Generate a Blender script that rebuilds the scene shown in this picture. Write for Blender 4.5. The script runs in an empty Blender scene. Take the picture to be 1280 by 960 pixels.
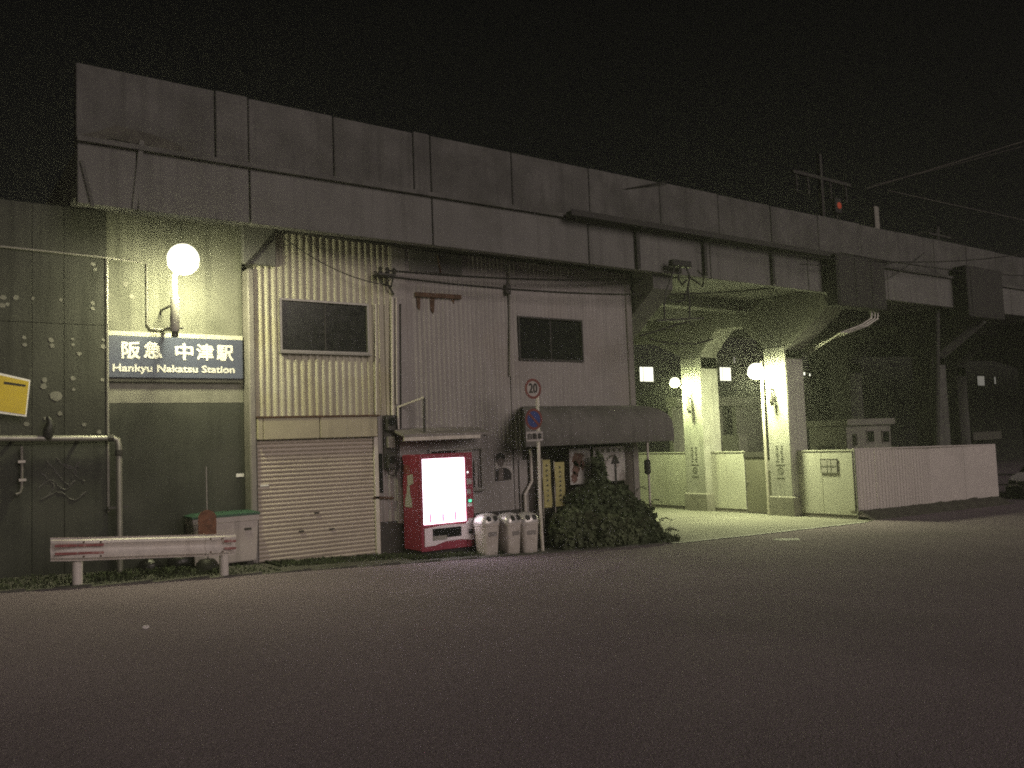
import bpy, math, random
import numpy as np
from mathutils import Vector, Matrix
random.seed(7); RNG = np.random.default_rng(7)
sc = bpy.context.scene
COL = sc.collection

# ------------------------------------------------------------------ camera
F, YAW, PITCH, ROLL, EYE = 1060.0, math.radians(35.714), math.radians(3.798), math.radians(-2.127), 2.05
_f = np.array([math.sin(YAW)*math.cos(PITCH), math.cos(YAW)*math.cos(PITCH), math.sin(PITCH)])
_r0 = np.array([math.cos(YAW), -math.sin(YAW), 0.0]); _u0 = np.cross(_r0, _f)
_r = math.cos(ROLL)*_r0 + math.sin(ROLL)*_u0; _u = -math.sin(ROLL)*_r0 + math.cos(ROLL)*_u0
cam_d = bpy.data.cameras.new('camera'); cam = bpy.data.objects.new('camera', cam_d); COL.objects.link(cam)
cam_d.sensor_width = 36; cam_d.lens = F/1280*36; cam_d.clip_end = 2000; cam_d.clip_start = 0.05
M4 = Matrix(((_r[0], _u[0], -_f[0], 0), (_r[1], _u[1], -_f[1], 0), (_r[2], _u[2], -_f[2], EYE), (0, 0, 0, 1)))
cam.matrix_world = M4
sc.camera = cam

# ------------------------------------------------------------------ world, moonless city night: very weak sky, one weak warm far light
SUN_EL, SUN_AZ = 20.0, 9.0      # the far street lighting comes low over the camera's right shoulder
wd = bpy.data.worlds.new('World'); sc.world = wd; wd.use_nodes = True
nt = wd.node_tree; bg = nt.nodes['Background']
sky = nt.nodes.new('ShaderNodeTexSky'); sky.sky_type = 'NISHITA'; sky.sun_disc = False
sky.sun_elevation = math.radians(SUN_EL); sky.sun_rotation = math.radians(180-SUN_AZ)
hsv = nt.nodes.new('ShaderNodeHueSaturation'); hsv.inputs['Saturation'].default_value = 0.12
tint = nt.nodes.new('ShaderNodeMix'); tint.data_type = 'RGBA'; tint.blend_type = 'MULTIPLY'; tint.inputs[0].default_value = 1
tint.inputs[7].default_value = (1.0, 0.98, 0.90, 1)
nt.links.new(sky.outputs[0], hsv.inputs['Color']); nt.links.new(hsv.outputs[0], tint.inputs[6])
nt.links.new(tint.outputs[2], bg.inputs[0]); bg.inputs[1].default_value = 0.0007
sun_d = bpy.data.lights.new('sun', 'SUN'); sun_d.energy = 1.18; sun_d.angle = math.radians(32.0); sun_d.color = (1.0, 0.83, 0.77)
sun = bpy.data.objects.new('sun', sun_d); COL.objects.link(sun)
_az = math.radians(SUN_AZ)       # light comes from +x,-y side: measured from -y towards +x
_sd = Vector((math.sin(_az)*math.cos(math.radians(SUN_EL)), -math.cos(_az)*math.cos(math.radians(SUN_EL)), math.sin(math.radians(SUN_EL))))
sun.rotation_euler = _sd.to_track_quat('Z', 'Y').to_euler(); sun.location = (20, -20, 30)
vs = sc.view_settings
vs.view_transform = 'Standard'; vs.look = 'None'; vs.exposure = 0.0; vs.gamma = 1.0; vs.use_curve_mapping = False
sc.render.engine = 'CYCLES'
cy = sc.cycles
cy.use_denoising = False; cy.pixel_filter_type = 'GAUSSIAN'; cy.filter_width = 2.1; cy.max_bounces = 6; cy.diffuse_bounces = 3; cy.glossy_bounces = 3; cy.transparent_max_bounces = 8
cy.sample_clamp_indirect = 1.5; cy.sample_clamp_direct = 30.0; cy.caustics_reflective = False; cy.caustics_refractive = False

# ------------------------------------------------------------------ measuring helpers (a pixel is a direction, the plane gives the distance)
O3 = np.array([0, 0, EYE])
def ray(x, y): return _f*F + _r*(x-640) - _u*(y-480)
def AY(x, y, Y): d = ray(x, y); return O3 + d*Y/d[1]
def AX(x, y, X): d = ray(x, y); return O3 + d*X/d[0]
def _sp(a): return np.log1p(np.exp(np.clip(a, -30, 60)))
def G(x): return 0.31 - 0.05*x + 0.028*_sp(x-13) + 0.017*_sp(x-23)      # the street falls gently along the viaduct
def AG(x, y):
    d = ray(x, y); lo, hi = 0.001, 0.2
    for _ in range(50):
        m = (lo+hi)/2; p = O3 + d*m
        if p[2] > G(p[0]): lo = m
        else: hi = m
    return O3 + d*lo

# ------------------------------------------------------------------ mesh helpers
class MB:
    def __init__(s): s.v = []; s.f = []
    def add(s, v, f):
        o = len(s.v); s.v += [tuple(float(c) for c in p) for p in v]; s.f += [tuple(i+o for i in q) for q in f]; return s
    def box(s, x0, x1, y0, y1, z0, z1):
        v = [(x, y, z) for x in (x0, x1) for y in (y0, y1) for z in (z0, z1)]
        return s.add(v, [(0,1,3,2),(4,6,7,5),(0,4,5,1),(2,3,7,6),(0,2,6,4),(1,5,7,3)])
    def bbox(s, x0, x1, y0, y1, z0, z1, b=0.01):          # box with chamfered vertical and horizontal edges
        b = min(b, (x1-x0)*.45, (y1-y0)*.45, (z1-z0)*.45)
        def ring(i, z): return [(x0+i+b*0, y0+b+i*0, z)]
        rings = []
        for z, i in ((z0, b), (z0+b, 0), (z1-b, 0), (z1, b)):
            a0, a1, c0, c1 = x0+i, x1-i, y0+i, y1-i
            rings.append([(a0+b, c0, z), (a1-b, c0, z), (a1, c0+b, z), (a1, c1-b, z), (a1-b, c1, z), (a0+b, c1, z), (a0, c1-b, z), (a0, c0+b, z)])
        return s.loft(rings)
    def loft(s, rings, cap=True):
        n = len(rings[0]); v = [p for r in rings for p in r]; f = []
        for k in range(len(rings)-1):
            for i in range(n):
                j = (i+1) % n; f.append((k*n+i, k*n+j, (k+1)*n+j, (k+1)*n+i))
        if cap: f.append(tuple(range(n-1, -1, -1))); f.append(tuple((len(rings)-1)*n+i for i in range(n)))
        return s.add(v, f)
    def tube(s, pts, r, n=8, cap=True):
        P = [Vector([float(c) for c in p]) for p in pts]; rr = r if isinstance(r, (list, tuple)) else [r]*len(P)
        rings = []; up = None
        for i, p in enumerate(P):
            t = (P[min(i+1, len(P)-1)] - P[max(i-1, 0)]).normalized()
            if up is None:
                a = Vector((0, 0, 1)) if abs(t.z) < .9 else Vector((1, 0, 0)); up = t.cross(a).normalized()
            up = (up - t*up.dot(t)).normalized(); w = t.cross(up)
            rings.append([tuple(p + (up*math.cos(2*math.pi*k/n) + w*math.sin(2*math.pi*k/n))*rr[i]) for k in range(n)])
        return s.loft(rings, cap)
    def lathe(s, prof, c, n=20):
        rings = [[(c[0]+r*math.cos(2*math.pi*k/n), c[1]+r*math.sin(2*math.pi*k/n), c[2]+z) for k in range(n)] for r, z in prof]
        return s.loft(rings)
    def prism_x(s, poly, x0, x1):       # poly in (y, z)
        return s.loft([[(x, y, z) for y, z in poly] for x in (x0, x1)])
    def prism_y(s, poly, y0, y1):       # poly in (x, z)
        return s.loft([[(x, y, z) for x, z in poly] for y in (y1, y0)])
    def disc_y(s, c, r, t, n=28):       # disc facing -y
        return s.prism_y([(c[0]+r*math.cos(2*math.pi*k/n), c[2]+r*math.sin(2*math.pi*k/n)) for k in range(n)], c[1]-t, c[1])
    def ring_y(s, c, r0, r1, t, n=32):
        y0, y1 = c[1]-t, c[1]; v = []; f = []
        for k in range(n):
            a = 2*math.pi*k/n; ca, sa = math.cos(a), math.sin(a)
            v += [(c[0]+r1*ca, y0, c[2]+r1*sa), (c[0]+r0*ca, y0, c[2]+r0*sa), (c[0]+r1*ca, y1, c[2]+r1*sa), (c[0]+r0*ca, y1, c[2]+r0*sa)]
            i, j = 4*k, 4*((k+1) % n)
            f += [(i, i+1, j+1, j), (i, j, j+2, i+2), (i+1, i+3, j+3, j+1)]
        return s.add(v, f)
    def bar(s, a, b, w, h):             # straight bar of rectangular section
        a = Vector([float(c) for c in a]); b = Vector([float(c) for c in b]); t = (b-a).normalized()
        up = Vector((0, 0, 1)) if abs(t.z) < .95 else Vector((0, 1, 0))
        sd = t.cross(up).normalized(); up = sd.cross(t)
        return s.loft([[tuple(p + sd*i*w/2 + up*j*h/2) for i, j in ((-1,-1),(1,-1),(1,1),(-1,1))] for p in (a, b)])
    def rot(s, k0, c, ang):             # rotate vertices from k0 on about vertical through c
        ca, sa = math.cos(ang), math.sin(ang)
        for i in range(k0, len(s.v)):
            x, y, z = s.v[i]; x -= c[0]; y -= c[1]; s.v[i] = (c[0]+x*ca-y*sa, c[1]+x*sa+y*ca, z)
        return s
    def build(s, name, mat, parent=None, smooth=False, loc=None):
        wl = world_loc(parent) if parent else Vector((0, 0, 0))
        off = wl if parent else Vector(loc or (0, 0, 0))
        me = bpy.data.meshes.new(name)
        me.from_pydata([(x-off.x, y-off.y, z-off.z) for x, y, z in s.v], [], s.f); me.update()
        import bmesh
        bm = bmesh.new(); bm.from_mesh(me); bmesh.ops.recalc_face_normals(bm, faces=bm.faces) if len(s.f) < 60000 else None
        bm.to_mesh(me); bm.free()
        if smooth:
            me.polygons.foreach_set('use_smooth', [True]*len(me.polygons))
            me.set_sharp_from_angle(angle=math.radians(38))
        me.materials.append(mat)
        o = bpy.data.objects.new(name, me); COL.objects.link(o)
        if parent: o.parent = parent
        else: o.location = off
        return o
def world_loc(o):
    v = Vector(o.location)
    while o.parent: o = o.parent; v += Vector(o.location)
    return v
def tag(o, label, cat, group=None, kind=None):
    if kind: o['kind'] = kind
    if label: o['label'] = label
    if cat: o['category'] = cat
    if group: o['group'] = group
    return o
def thing(name, loc, label, cat, group=None):
    o = bpy.data.objects.new(name, None); COL.objects.link(o); o.location = [float(c) for c in loc]; o.empty_display_size = .2
    return tag(o, label, cat, group)
def struct(o, kind='structure'): o['kind'] = kind; return o
def copy_tree(o, parent=None):
    c = o.copy(); COL.objects.link(c); c.parent = parent
    for ch in list(o.children): copy_tree(ch, c)
    return c
def text_part(name, body, size, mat, parent, origin, width=None, bold=0.0, ax=('x', 'z'), thick=.003, align='LEFT', normal=None):
    cu = bpy.data.curves.new(name, 'FONT'); cu.body = body; cu.size = size; cu.extrude = thick; cu.align_x = align; cu.resolution_u = 3
    t = bpy.data.objects.new(name, cu); COL.objects.link(t)
    dg = bpy.context.evaluated_depsgraph_get(); me = bpy.data.meshes.new_from_object(t.evaluated_get(dg)); bpy.data.objects.remove(t)
    co = np.array([v.co[:] for v in me.vertices]); mn, mx = co.min(0), co.max(0)
    sx = (width-2*bold)/(mx[0]-mn[0]) if width else 1.0
    if bold:      # heavier strokes: shifted copies, each a hair deeper than the last
        import bmesh
        bm = bmesh.new()
        for k, (dx, dy) in enumerate(((0, 0), (1, 0), (-1, 0), (0, 1), (0, -1), (.7, .7), (-.7, .7), (.7, -.7), (-.7, -.7))):
            b2_ = me.copy(); b2_.transform(Matrix.Translation((dx*bold/sx, dy*bold, k*.0007))); bm.from_mesh(b2_); bpy.data.meshes.remove(b2_)
        bm.to_mesh(me); bm.free()
        co = np.array([v.co[:] for v in me.vertices]); mn, mx = co.min(0), co.max(0)
    wl = world_loc(parent)
    for v in me.vertices:
        a, b, c = (v.co.x-mn[0])*sx, v.co.y - mn[1], v.co.z
        if ax == ('x', 'z'): p = (origin[0]+a, origin[1]-c, origin[2]+b)
        else: p = (origin[0]-c, origin[1]-a, origin[2]+b)          # reads on a face looking to -x
        v.co = (p[0]-wl.x, p[1]-wl.y, p[2]-wl.z)
    me.materials.clear(); me.materials.append(mat); me.name = name
    o = bpy.data.objects.new(name, me); COL.objects.link(o); o.parent = parent
    return o

# ------------------------------------------------------------------ materials
MATS = {}
def mat(name, col, rough=.7, metal=0, var=.18, scale=3.0, fine=40.0, bump=.0, bscale=60.0, streak=0.0, stain=None, stain_amt=0.0, stain_scale=1.2, stretch=(1,1,1), emit=None, es=0.0, spec=.5):
    m = bpy.data.materials.new(name); m.use_nodes = True; n = m.node_tree; L = n.links.new
    b = n.nodes['Principled BSDF']; b.inputs['Roughness'].default_value = rough; b.inputs['Metallic'].default_value = metal
    b.inputs['Specular IOR Level'].default_value = spec
    tc = n.nodes.new('ShaderNodeNewGeometry')
    mp = n.nodes.new('ShaderNodeMapping'); mp.inputs['Scale'].default_value = stretch; L(tc.outputs['Position'], mp.inputs[0])
    def noise(sc_, det=4, src=None):
        t = n.nodes.new('ShaderNodeTexNoise'); t.inputs['Scale'].default_value = sc_; t.inputs['Detail'].default_value = det; L(src or mp.outputs[0], t.inputs['Vector']); return t.outputs['Fac']
    def ramp(src, lo, hi):
        r = n.nodes.new('ShaderNodeMapRange'); r.inputs[1].default_value = lo; r.inputs[2].default_value = hi; L(src, r.inputs[0]); return r.outputs[0]
    def mix(fac, a, bb):
        x = n.nodes.new('ShaderNodeMix'); x.data_type = 'RGBA'
        if hasattr(fac, 'default_value'): L(fac, x.inputs[0])
        else: x.inputs[0].default_value = fac
        for k, c in ((6, a), (7, bb)):
            if isinstance(c, tuple): x.inputs[k].default_value = (*c[:3], 1)
            else: L(c, x.inputs[k])
        return x.outputs[2]
    dk = tuple(c*(1-var) for c in col); lt = tuple(min(1, c*(1+var)) for c in col)
    c = mix(ramp(noise(scale), .32, .68), dk, lt)
    if fine: c = mix(ramp(noise(fine, 2), .25, .75), c, mix(.5, c, tuple(x*(1-var*1.2) for x in col)))
    if streak:
        ms = n.nodes.new('ShaderNodeMapping'); ms.inputs['Scale'].default_value = (7, 7, .35); L(tc.outputs['Position'], ms.inputs[0])
        s = ramp(noise(1.0, 5, ms.outputs[0]), .50, .72); sm = n.nodes.new('ShaderNodeMath'); sm.operation = 'MULTIPLY'; L(s, sm.inputs[0]); sm.inputs[1].default_value = streak
        c = mix(sm.outputs[0], c, tuple(x*.35 for x in col))
    if stain:
        s = ramp(noise(stain_scale, 6), .52, .66); sm = n.nodes.new('ShaderNodeMath'); sm.operation = 'MULTIPLY'; L(s, sm.inputs[0]); sm.inputs[1].default_value = stain_amt
        c = mix(sm.outputs[0], c, stain)
    L(c, b.inputs['Base Color'])
    L(ramp(noise(scale*4), 0, 1), b.inputs['Roughness']); 
    rr = n.nodes.new('ShaderNodeMapRange'); rr.inputs[3].default_value = max(.04, rough-.12); rr.inputs[4].default_value = min(1, rough+.12)
    L(noise(scale*3), rr.inputs[0]); L(rr.outputs[0], b.inputs['Roughness'])
    if bump:
        bp = n.nodes.new('ShaderNodeBump'); bp.inputs['Strength'].default_value = bump; bp.inputs['Distance'].default_value = .02
        L(noise(bscale, 5), bp.inputs['Height']); L(bp.outputs[0], b.inputs['Normal'])
    if emit: b.inputs['Emission Color'].default_value = (*emit, 1); b.inputs['Emission Strength'].default_value = es
    MATS[name] = m; return m
asphalt = mat('asphalt', (.215,.177,.208), .95, spec=.2, var=.08, scale=.35, fine=0, bump=.8, bscale=55, stain=(.16,.138,.152), stain_amt=.4, stain_scale=.25)
def add_grain(m, sc1, sc2, lo, hi):          # speckled aggregate: two sizes of stone multiply the base colour
    n = m.node_tree; b_ = n.nodes['Principled BSDF']; src = b_.inputs['Base Color'].links[0].from_socket; geo = n.nodes.new('ShaderNodeNewGeometry')
    for sc_ in (sc1, sc2):
        v_ = n.nodes.new('ShaderNodeTexVoronoi'); v_.inputs['Scale'].default_value = sc_; n.links.new(geo.outputs['Position'], v_.inputs['Vector'])
        bw = n.nodes.new('ShaderNodeSeparateColor'); n.links.new(v_.outputs['Color'], bw.inputs[0])
        mr = n.nodes.new('ShaderNodeMapRange'); mr.inputs[3].default_value = lo; mr.inputs[4].default_value = hi; n.links.new(bw.outputs[0], mr.inputs[0])
        mx = n.nodes.new('ShaderNodeMix'); mx.data_type = 'RGBA'; mx.blend_type = 'MULTIPLY'; mx.inputs[0].default_value = 1
        n.links.new(src, mx.inputs[6]); n.links.new(mr.outputs[0], mx.inputs[7]); src = mx.outputs[2]
    n.links.new(src, b_.inputs['Base Color'])
add_grain(asphalt, 62, 150, .80, 1.18)
patch_asphalt = mat('patch_asphalt', (.128,.12,.118), .88, var=.2, scale=1.2, fine=100, bump=.5, bscale=150)
pave = mat('old_pavement', (.095,.095,.082), .9, var=.25, scale=1.4, fine=60, bump=.5, bscale=70, stain=(.05,.055,.035), stain_amt=.7)
passage_m = mat('passage_concrete', (.24,.235,.20), .85, var=.14, scale=.8, fine=50, bump=.25, bscale=60, stain=(.17,.165,.14), stain_amt=.5, stain_scale=.7)
line_paint = mat('line_paint', (.5,.5,.47), .8, var=.2, scale=8, stain=(.1,.1,.1), stain_amt=.7, stain_scale=6)
conc = mat('viaduct_concrete', (.155,.155,.148), .88, var=.16, scale=.9, fine=30, bump=.3, bscale=30, streak=.35, stain=(.115,.115,.105), stain_amt=.5)
conc_up = mat('parapet_concrete', (.108,.108,.102), .9, var=.3, scale=1.6, fine=30, bump=.3, bscale=30, streak=.4, stain=(.07,.07,.063), stain_amt=.6)  # darker than the fascia: light fading upward is put into the colour
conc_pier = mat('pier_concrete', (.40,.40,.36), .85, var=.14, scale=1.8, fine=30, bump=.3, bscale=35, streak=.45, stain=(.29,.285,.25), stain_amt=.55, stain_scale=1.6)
conc_beam = mat('beam_concrete', (.21,.21,.19), .88, var=.16, scale=1.6, fine=30, bump=.3, bscale=35, streak=.45, stain=(.15,.15,.13), stain_amt=.5, stain_scale=1.4)  # darker pier concrete; the dimness above the lamps is put into the colour
conc_plinth = mat('plinth_concrete', (.26,.25,.22), .9, var=.18, scale=3, fine=50, bump=.4)
moss = mat('moss', (.085,.082,.07), .95, var=.3, scale=6, bump=.5)
wallc = mat('wall_concrete', (.20,.205,.165), .88, var=.16, scale=1.1, fine=28, bump=.35, bscale=26, streak=.75, stain=(.10,.105,.08), stain_amt=.6)
wall_l = mat('old_wall_concrete', (.048,.050,.043), .9, var=.22, scale=1.0, fine=28, bump=.4, bscale=26, streak=.8, stain=(.03,.031,.026), stain_amt=.7)
wall_dk = mat('dark_painted_wall', (.045,.049,.04), .85, var=.22, scale=1.6, fine=30, bump=.3, streak=.5, stain=(.075,.078,.065), stain_amt=.5)
plug = mat('mortar_plug', (.19,.19,.165), .9, var=.2, scale=9)
band_m = mat('bare_wall_band', (.24,.24,.20), .9, var=.15, scale=5, stain=(.15,.15,.125), stain_amt=.6, stain_scale=4)
chalk = mat('chalk_marks', (.10,.10,.095), .95, var=.3, scale=14)
sheet = mat('white_corrugated_metal', (.30,.285,.272), .6, var=.07, scale=1.3, fine=12, streak=.28, stain=(.25,.225,.20), stain_amt=.45, stain_scale=.9)
sheet_y = mat('lamp_tinted_corrugated_metal', (.46,.44,.35), .6, var=.07, scale=1.3, fine=12, streak=.3, stain=(.36,.33,.20), stain_amt=.5, stain_scale=1.1)  # brighter, yellower than the other sheets: lamp light put into the colour
box_panel = mat('beige_box_panel', (.40,.37,.26), .55, var=.12, scale=1.5, streak=.4)
rust = mat('rust', (.10,.055,.035), .9, var=.4, scale=8, bump=.4)
shut = mat('shutter_beige', (.46,.41,.34), .5, var=.10, scale=1.0, fine=14, stain=(.3,.26,.2), stain_amt=.4)
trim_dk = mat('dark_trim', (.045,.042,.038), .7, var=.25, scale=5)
trim_grey = mat('grey_trim', (.24,.225,.21), .6, var=.15, scale=5, streak=.4)
white_pipe = mat('cream_pipe', (.60,.57,.50), .45, var=.1, scale=5, streak=.3)
frame_al = mat('aluminium_frame', (.26,.255,.23), .4, metal=.6, var=.08, scale=6)
glass_dk = mat('dark_glass', (.012,.014,.013), .16, var=.3, scale=3, fine=0, spec=.25)
black = mat('black_plastic', (.02,.02,.019), .55, var=.3, scale=10)
dark_metal = mat('dark_metal', (.05,.048,.045), .6, metal=.3, var=.3, scale=6)
cable_m = mat('cable_rubber', (.018,.017,.016), .6, var=.2, scale=10, fine=0)
cable_lt = mat('bare_cable', (.30,.285,.26), .4, metal=.5, var=.1, scale=10, fine=0)
sign_blue = mat('sign_navy', (.07,.085,.135), .42, var=.12, scale=2, stain=(.09,.10,.12), stain_amt=.3)
sign_white = mat('sign_white', (.82,.82,.78), .5, var=.05, scale=4)
strip_w = mat('weathered_white_strip', (.62,.62,.52), .7, var=.18, scale=9, stain=(.25,.25,.2), stain_amt=.7, stain_scale=9)
rail_w = mat('guardrail_paint', (.60,.565,.53), .5, var=.07, scale=3, streak=.25, stain=(.42,.37,.33), stain_amt=.4, stain_scale=3)
red_tape = mat('red_reflective_tape', (.24,.05,.05), .5, var=.3, scale=14, stain=(.4,.3,.28), stain_amt=.6, stain_scale=14)
red = mat('vending_red', (.29,.035,.065), .4, var=.08, scale=3)
pinkw = mat('vending_white', (.85,.78,.82), .35, var=.04, scale=3)
display = mat('lit_display', (.8,.78,.8), .3, var=.02, emit=(1.0,.86,1.0), es=4.2)
bottle_p = mat('sample_bottle', (.5,.08,.16), .3, var=.3, scale=8, emit=(1.0,.45,.70), es=.9)  # pink glow put in so the samples look lit from behind
bottle_q = mat('sample_can', (.75,.72,.7), .3, var=.2, scale=8)
green_led = mat('green_led', (.05,.5,.3), .4, emit=(.1,1,.55), es=1.1)
white_led = mat('white_led', (.8,.8,.8), .4, emit=(.9,1,.98), es=1.8)
paper = mat('paper', (.42,.405,.38), .85, var=.07, scale=6)
paper_dirty = mat('weathered_paper', (.50,.49,.46), .85, var=.12, scale=7, stain=(.24,.2,.18), stain_amt=.75, stain_scale=5)
ink = mat('print_ink', (.03,.028,.028), .8, var=.3, scale=20)
ink_soft = mat('faded_ink', (.16,.165,.13), .85, var=.3, scale=20)
brown_print = mat('brown_print', (.16,.09,.07), .8, var=.5, scale=9)
skin_print = mat('face_print', (.15,.13,.12), .8, var=.15, scale=20)
yellow = mat('yellow_board', (.58,.44,.02), .55, var=.08, scale=4)
yellow_b = mat('yellow_banner', (.44,.41,.17), .8, var=.12, scale=5)
bin_m = mat('bin_grey', (.50,.465,.42), .5, var=.07, scale=4, stain=(.33,.29,.25), stain_amt=.5, stain_scale=6)
bin_lid = mat('bin_lid_metal', (.60,.58,.56), .32, metal=.35, var=.06, scale=5)
sign_grey = mat('weathered_sign_face', (.40,.375,.345), .55, var=.08, scale=9)
sg_red = mat('sign_red', (.17,.035,.03), .5, var=.15, scale=6)
sg_blue = mat('sign_blue', (.02,.045,.20), .5, var=.12, scale=6)
awn_m = mat('awning_canvas', (.15,.145,.135), .85, var=.15, scale=1.5, fine=60, streak=.5, stain=(.08,.08,.07), stain_amt=.5)
post_dk = mat('dark_brown_post', (.05,.042,.038), .8, var=.25, scale=4)
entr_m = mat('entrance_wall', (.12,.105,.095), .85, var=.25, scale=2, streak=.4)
hoard = mat('white_hoarding', (.56,.56,.49), .55, var=.05, scale=.8, fine=20, stain=(.44,.43,.36), stain_amt=.4)
hoard_s = mat('corrugated_hoarding', (.58,.545,.51), .42, metal=.1, var=.05, scale=1, fine=15, stain=(.48,.45,.42), stain_amt=.4)
door_m = mat('grey_door', (.16,.155,.12), .6, var=.1, scale=2)
kerb_m = mat('kerb_soil', (.07,.065,.055), .95, var=.3, scale=4, bump=.6)
lampglass = mat('lamp_globe_glass', (.9,.9,.85), .3, var=.02, emit=(1.0,.97,.56), es=290)
lampglass2 = mat('passage_lamp_glass', (.9,.9,.85), .3, var=.02, emit=(.96,1.0,.54), es=660)
lampglass3 = mat('far_lamp_glass', (.9,.9,.85), .3, var=.02, emit=(.90,1.0,.47), es=620)
lamp_crown = mat('frosted_crown_glass', (.9,.9,.85), .3, var=.02, emit=(1.0,1.0,.74), es=2.2)
lamp_body = mat('lamp_post_paint', (.55,.54,.47), .5, var=.08, scale=6)
bark = mat('bark', (.06,.045,.03), .9, var=.3, scale=12)
leaf_a = mat('ivy_leaf', (.075,.10,.05), .9, var=.5, scale=2.2, fine=9)
leaf_b = mat('shrub_leaf', (.11,.135,.07), .9, var=.45, scale=2.6, fine=9)
weed_m = mat('weeds', (.05,.066,.03), .8, var=.5, scale=3, fine=9)
cont_w = mat('container_white', (.48,.44,.41), .6, var=.08, scale=3, streak=.4, stain=(.33,.29,.26), stain_amt=.5, stain_scale=3)
cont_g = mat('container_green_lid', (.03,.085,.055), .55, var=.15, scale=4)
bag_m = mat('black_bag', (.012,.012,.012), .32, var=.3, scale=6, fine=0, bump=.5, bscale=14)
rusty = mat('rusty_plate', (.19,.085,.05), .8, var=.35, scale=12, stain=(.10,.06,.045), stain_amt=.7, stain_scale=9)
galv = mat('galvanised_pipe', (.32,.315,.28), .45, metal=.4, var=.12, scale=7, streak=.3)
far_wall = mat('far_dark_wall', (.03,.032,.028), .9, var=.15, scale=.3, fine=4)
far_hut = mat('hut_wall', (.22,.22,.19), .8, var=.08, scale=.8, streak=.3)
lit_win = mat('lit_window', (.8,.8,.7), .4, emit=(1.0,1.0,.80), es=1.6, var=.05)
dim_win = mat('dim_window', (.5,.5,.45), .4, emit=(1.0,.97,.85), es=.16, var=.1)
car_w = mat('car_white', (.62,.61,.6), .3, var=.03, scale=2)
car_k = mat('car_black', (.012,.012,.013), .25, var=.1, scale=2, fine=0)
tyre_m = mat('tyre', (.02,.02,.02), .85, var=.2, scale=20)
red_sig = mat('red_signal', (.3,.03,.02), .4, emit=(1,.18,.08), es=.12)
trans_m = mat('equipment_grey', (.03,.029,.027), .75, var=.15, scale=3)
litter_m = mat('litter_white', (.6,.58,.55), .7, var=.1, scale=20)

# ================================================================== SETTING
xs = np.unique(np.concatenate([np.arange(-120, -8, 8.0), np.arange(-8, 60, .5), np.arange(60, 420, 12.0)]))
def strip(x0, x1, y0, y1, lift, yn=1):
    xx = [x for x in xs if x0 < x < x1]; xx = [x0]+xx+[x1]; m = MB(); v = []; f = []
    ys = np.linspace(y0, y1, yn+1)
    for x in xx:
        for y in ys: v.append((x, y, G(x)+lift))
    w = yn+1
    for i in range(len(xx)-1):
        for j in range(yn): f.append((i*w+j, (i+1)*w+j, (i+1)*w+j+1, i*w+j+1))
    return m.add(v, f)
struct(strip(-120, 420, -60, 300, 0.0).build('ground', asphalt))
pavement_o = struct(strip(-12, 13.75, 13.55, 16.2, 0.005).build('pavement', pave))
struct(strip(13.756, 21.7, 13.38, 25.5, 0.010, 4).build('passage_floor', passage_m))
struct(strip(13.756, 21.2, 13.24, 13.376, 0.014).build('edge_strip', line_paint))
# the gutter lip along the pavement, one block after another
for i in range(24):
    x0 = -6.0 + i*.82
    if x0 > 13.2: break
    m = MB().box(x0, x0+.80, 13.42, 13.55, G(x0+.4)-.1, G(x0+.4)+.022)
    m.build('kerb_stone', pave, pavement_o)
struct(MB().add([(*(AG(*p)[:2]), AG(*p)[2]+.006) for p in ((967,675.5),(1001,675.5),(998,673.2),(969,673.2))], [(0,1,2,3)]).build('road_marking', line_paint))
# ================================================================== VIADUCT
FY = 14.05; ZS, ZL, ZT = 5.89, 6.89, 8.11; ZD = 6.12
via = thing('railway_viaduct', (2.1, FY, ZS), 'long grey concrete railway viaduct with panelled parapet, running above the shed', 'viaduct')
XE = 130.0; VX = float(AY(95.5, 160, FY)[0])
MB().box(VX+.06, XE, FY+.21, 23.8, ZD, ZL-.02).build('deck', conc, via)
MB().box(VX+.002, XE, FY-.08, FY+.30, ZL-.05, ZL+.028).build('ledge', conc_up, via)
lower = [VX] + [float(AY(x, 250, FY)[0]) for x in (172, 312.5, 540)]; lower += [lower[-1]+4.0*k for k in range(1, 31)]
for a, b in zip(lower[:-1], lower[1:]):
    MB().bbox(a+.014, b-.014, FY, FY+.205, ZS, ZL-.052, .012).build('fascia_panel', conc, via)
upper = [VX] + [float(AY(*p, FY+.07)[0]) for p in ((269,150),(310.5,160),(417,180),(517,200),(538.5,210),(640,230),(737,250),(825.5,260))]; upper += [upper[-1]+2.1*k for k in range(1, 55)]
for k, (a, b) in enumerate(zip(upper[:-1], upper[1:])):
    dz = RNG.uniform(-.02, .02)
    MB().bbox(a+.010, b-.010, FY+.07+RNG.uniform(-.008, .008), FY+.29, ZL+.03, ZT+dz, .014).build('parapet_panel', conc_up, via)
MB().box(VX+.06, XE, 23.6, 23.8, ZL, ZT).build('rear_parapet', conc_up, via)
for Y in (17.2, 19.5, 21.8):
    MB().box(VX+.06, XE, Y-.22, Y+.22, 5.78, ZD+.02).build('longitudinal_rib', conc, via)
# moss and soot at the broken end of the ledge
mm = MB(); c0 = [AY(*p, FY) for p in ((97,168),(122,163),(146,155),(165,160),(190,166),(222,178),(240,190),(222,192),(196,188),(178,181),(160,176),(142,172),(120,174),(98,178))]
mm.prism_y([(p[0], p[2]) for p in c0], FY+.05, FY+.08).build('moss_patch', moss, via)
p0, p1 = AY(177, 176, FY-.03), AY(168, 262, FY-.03)
MB().bar(p0, p1, .07, .05).build('drain_spout', conc, via)
p0, p1 = AY(102, 200, FY-.03), AY(116, 258, FY-.03)
MB().bar(p0, p1, .05, .04).build('hanging_strip', conc_up, via)

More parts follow.
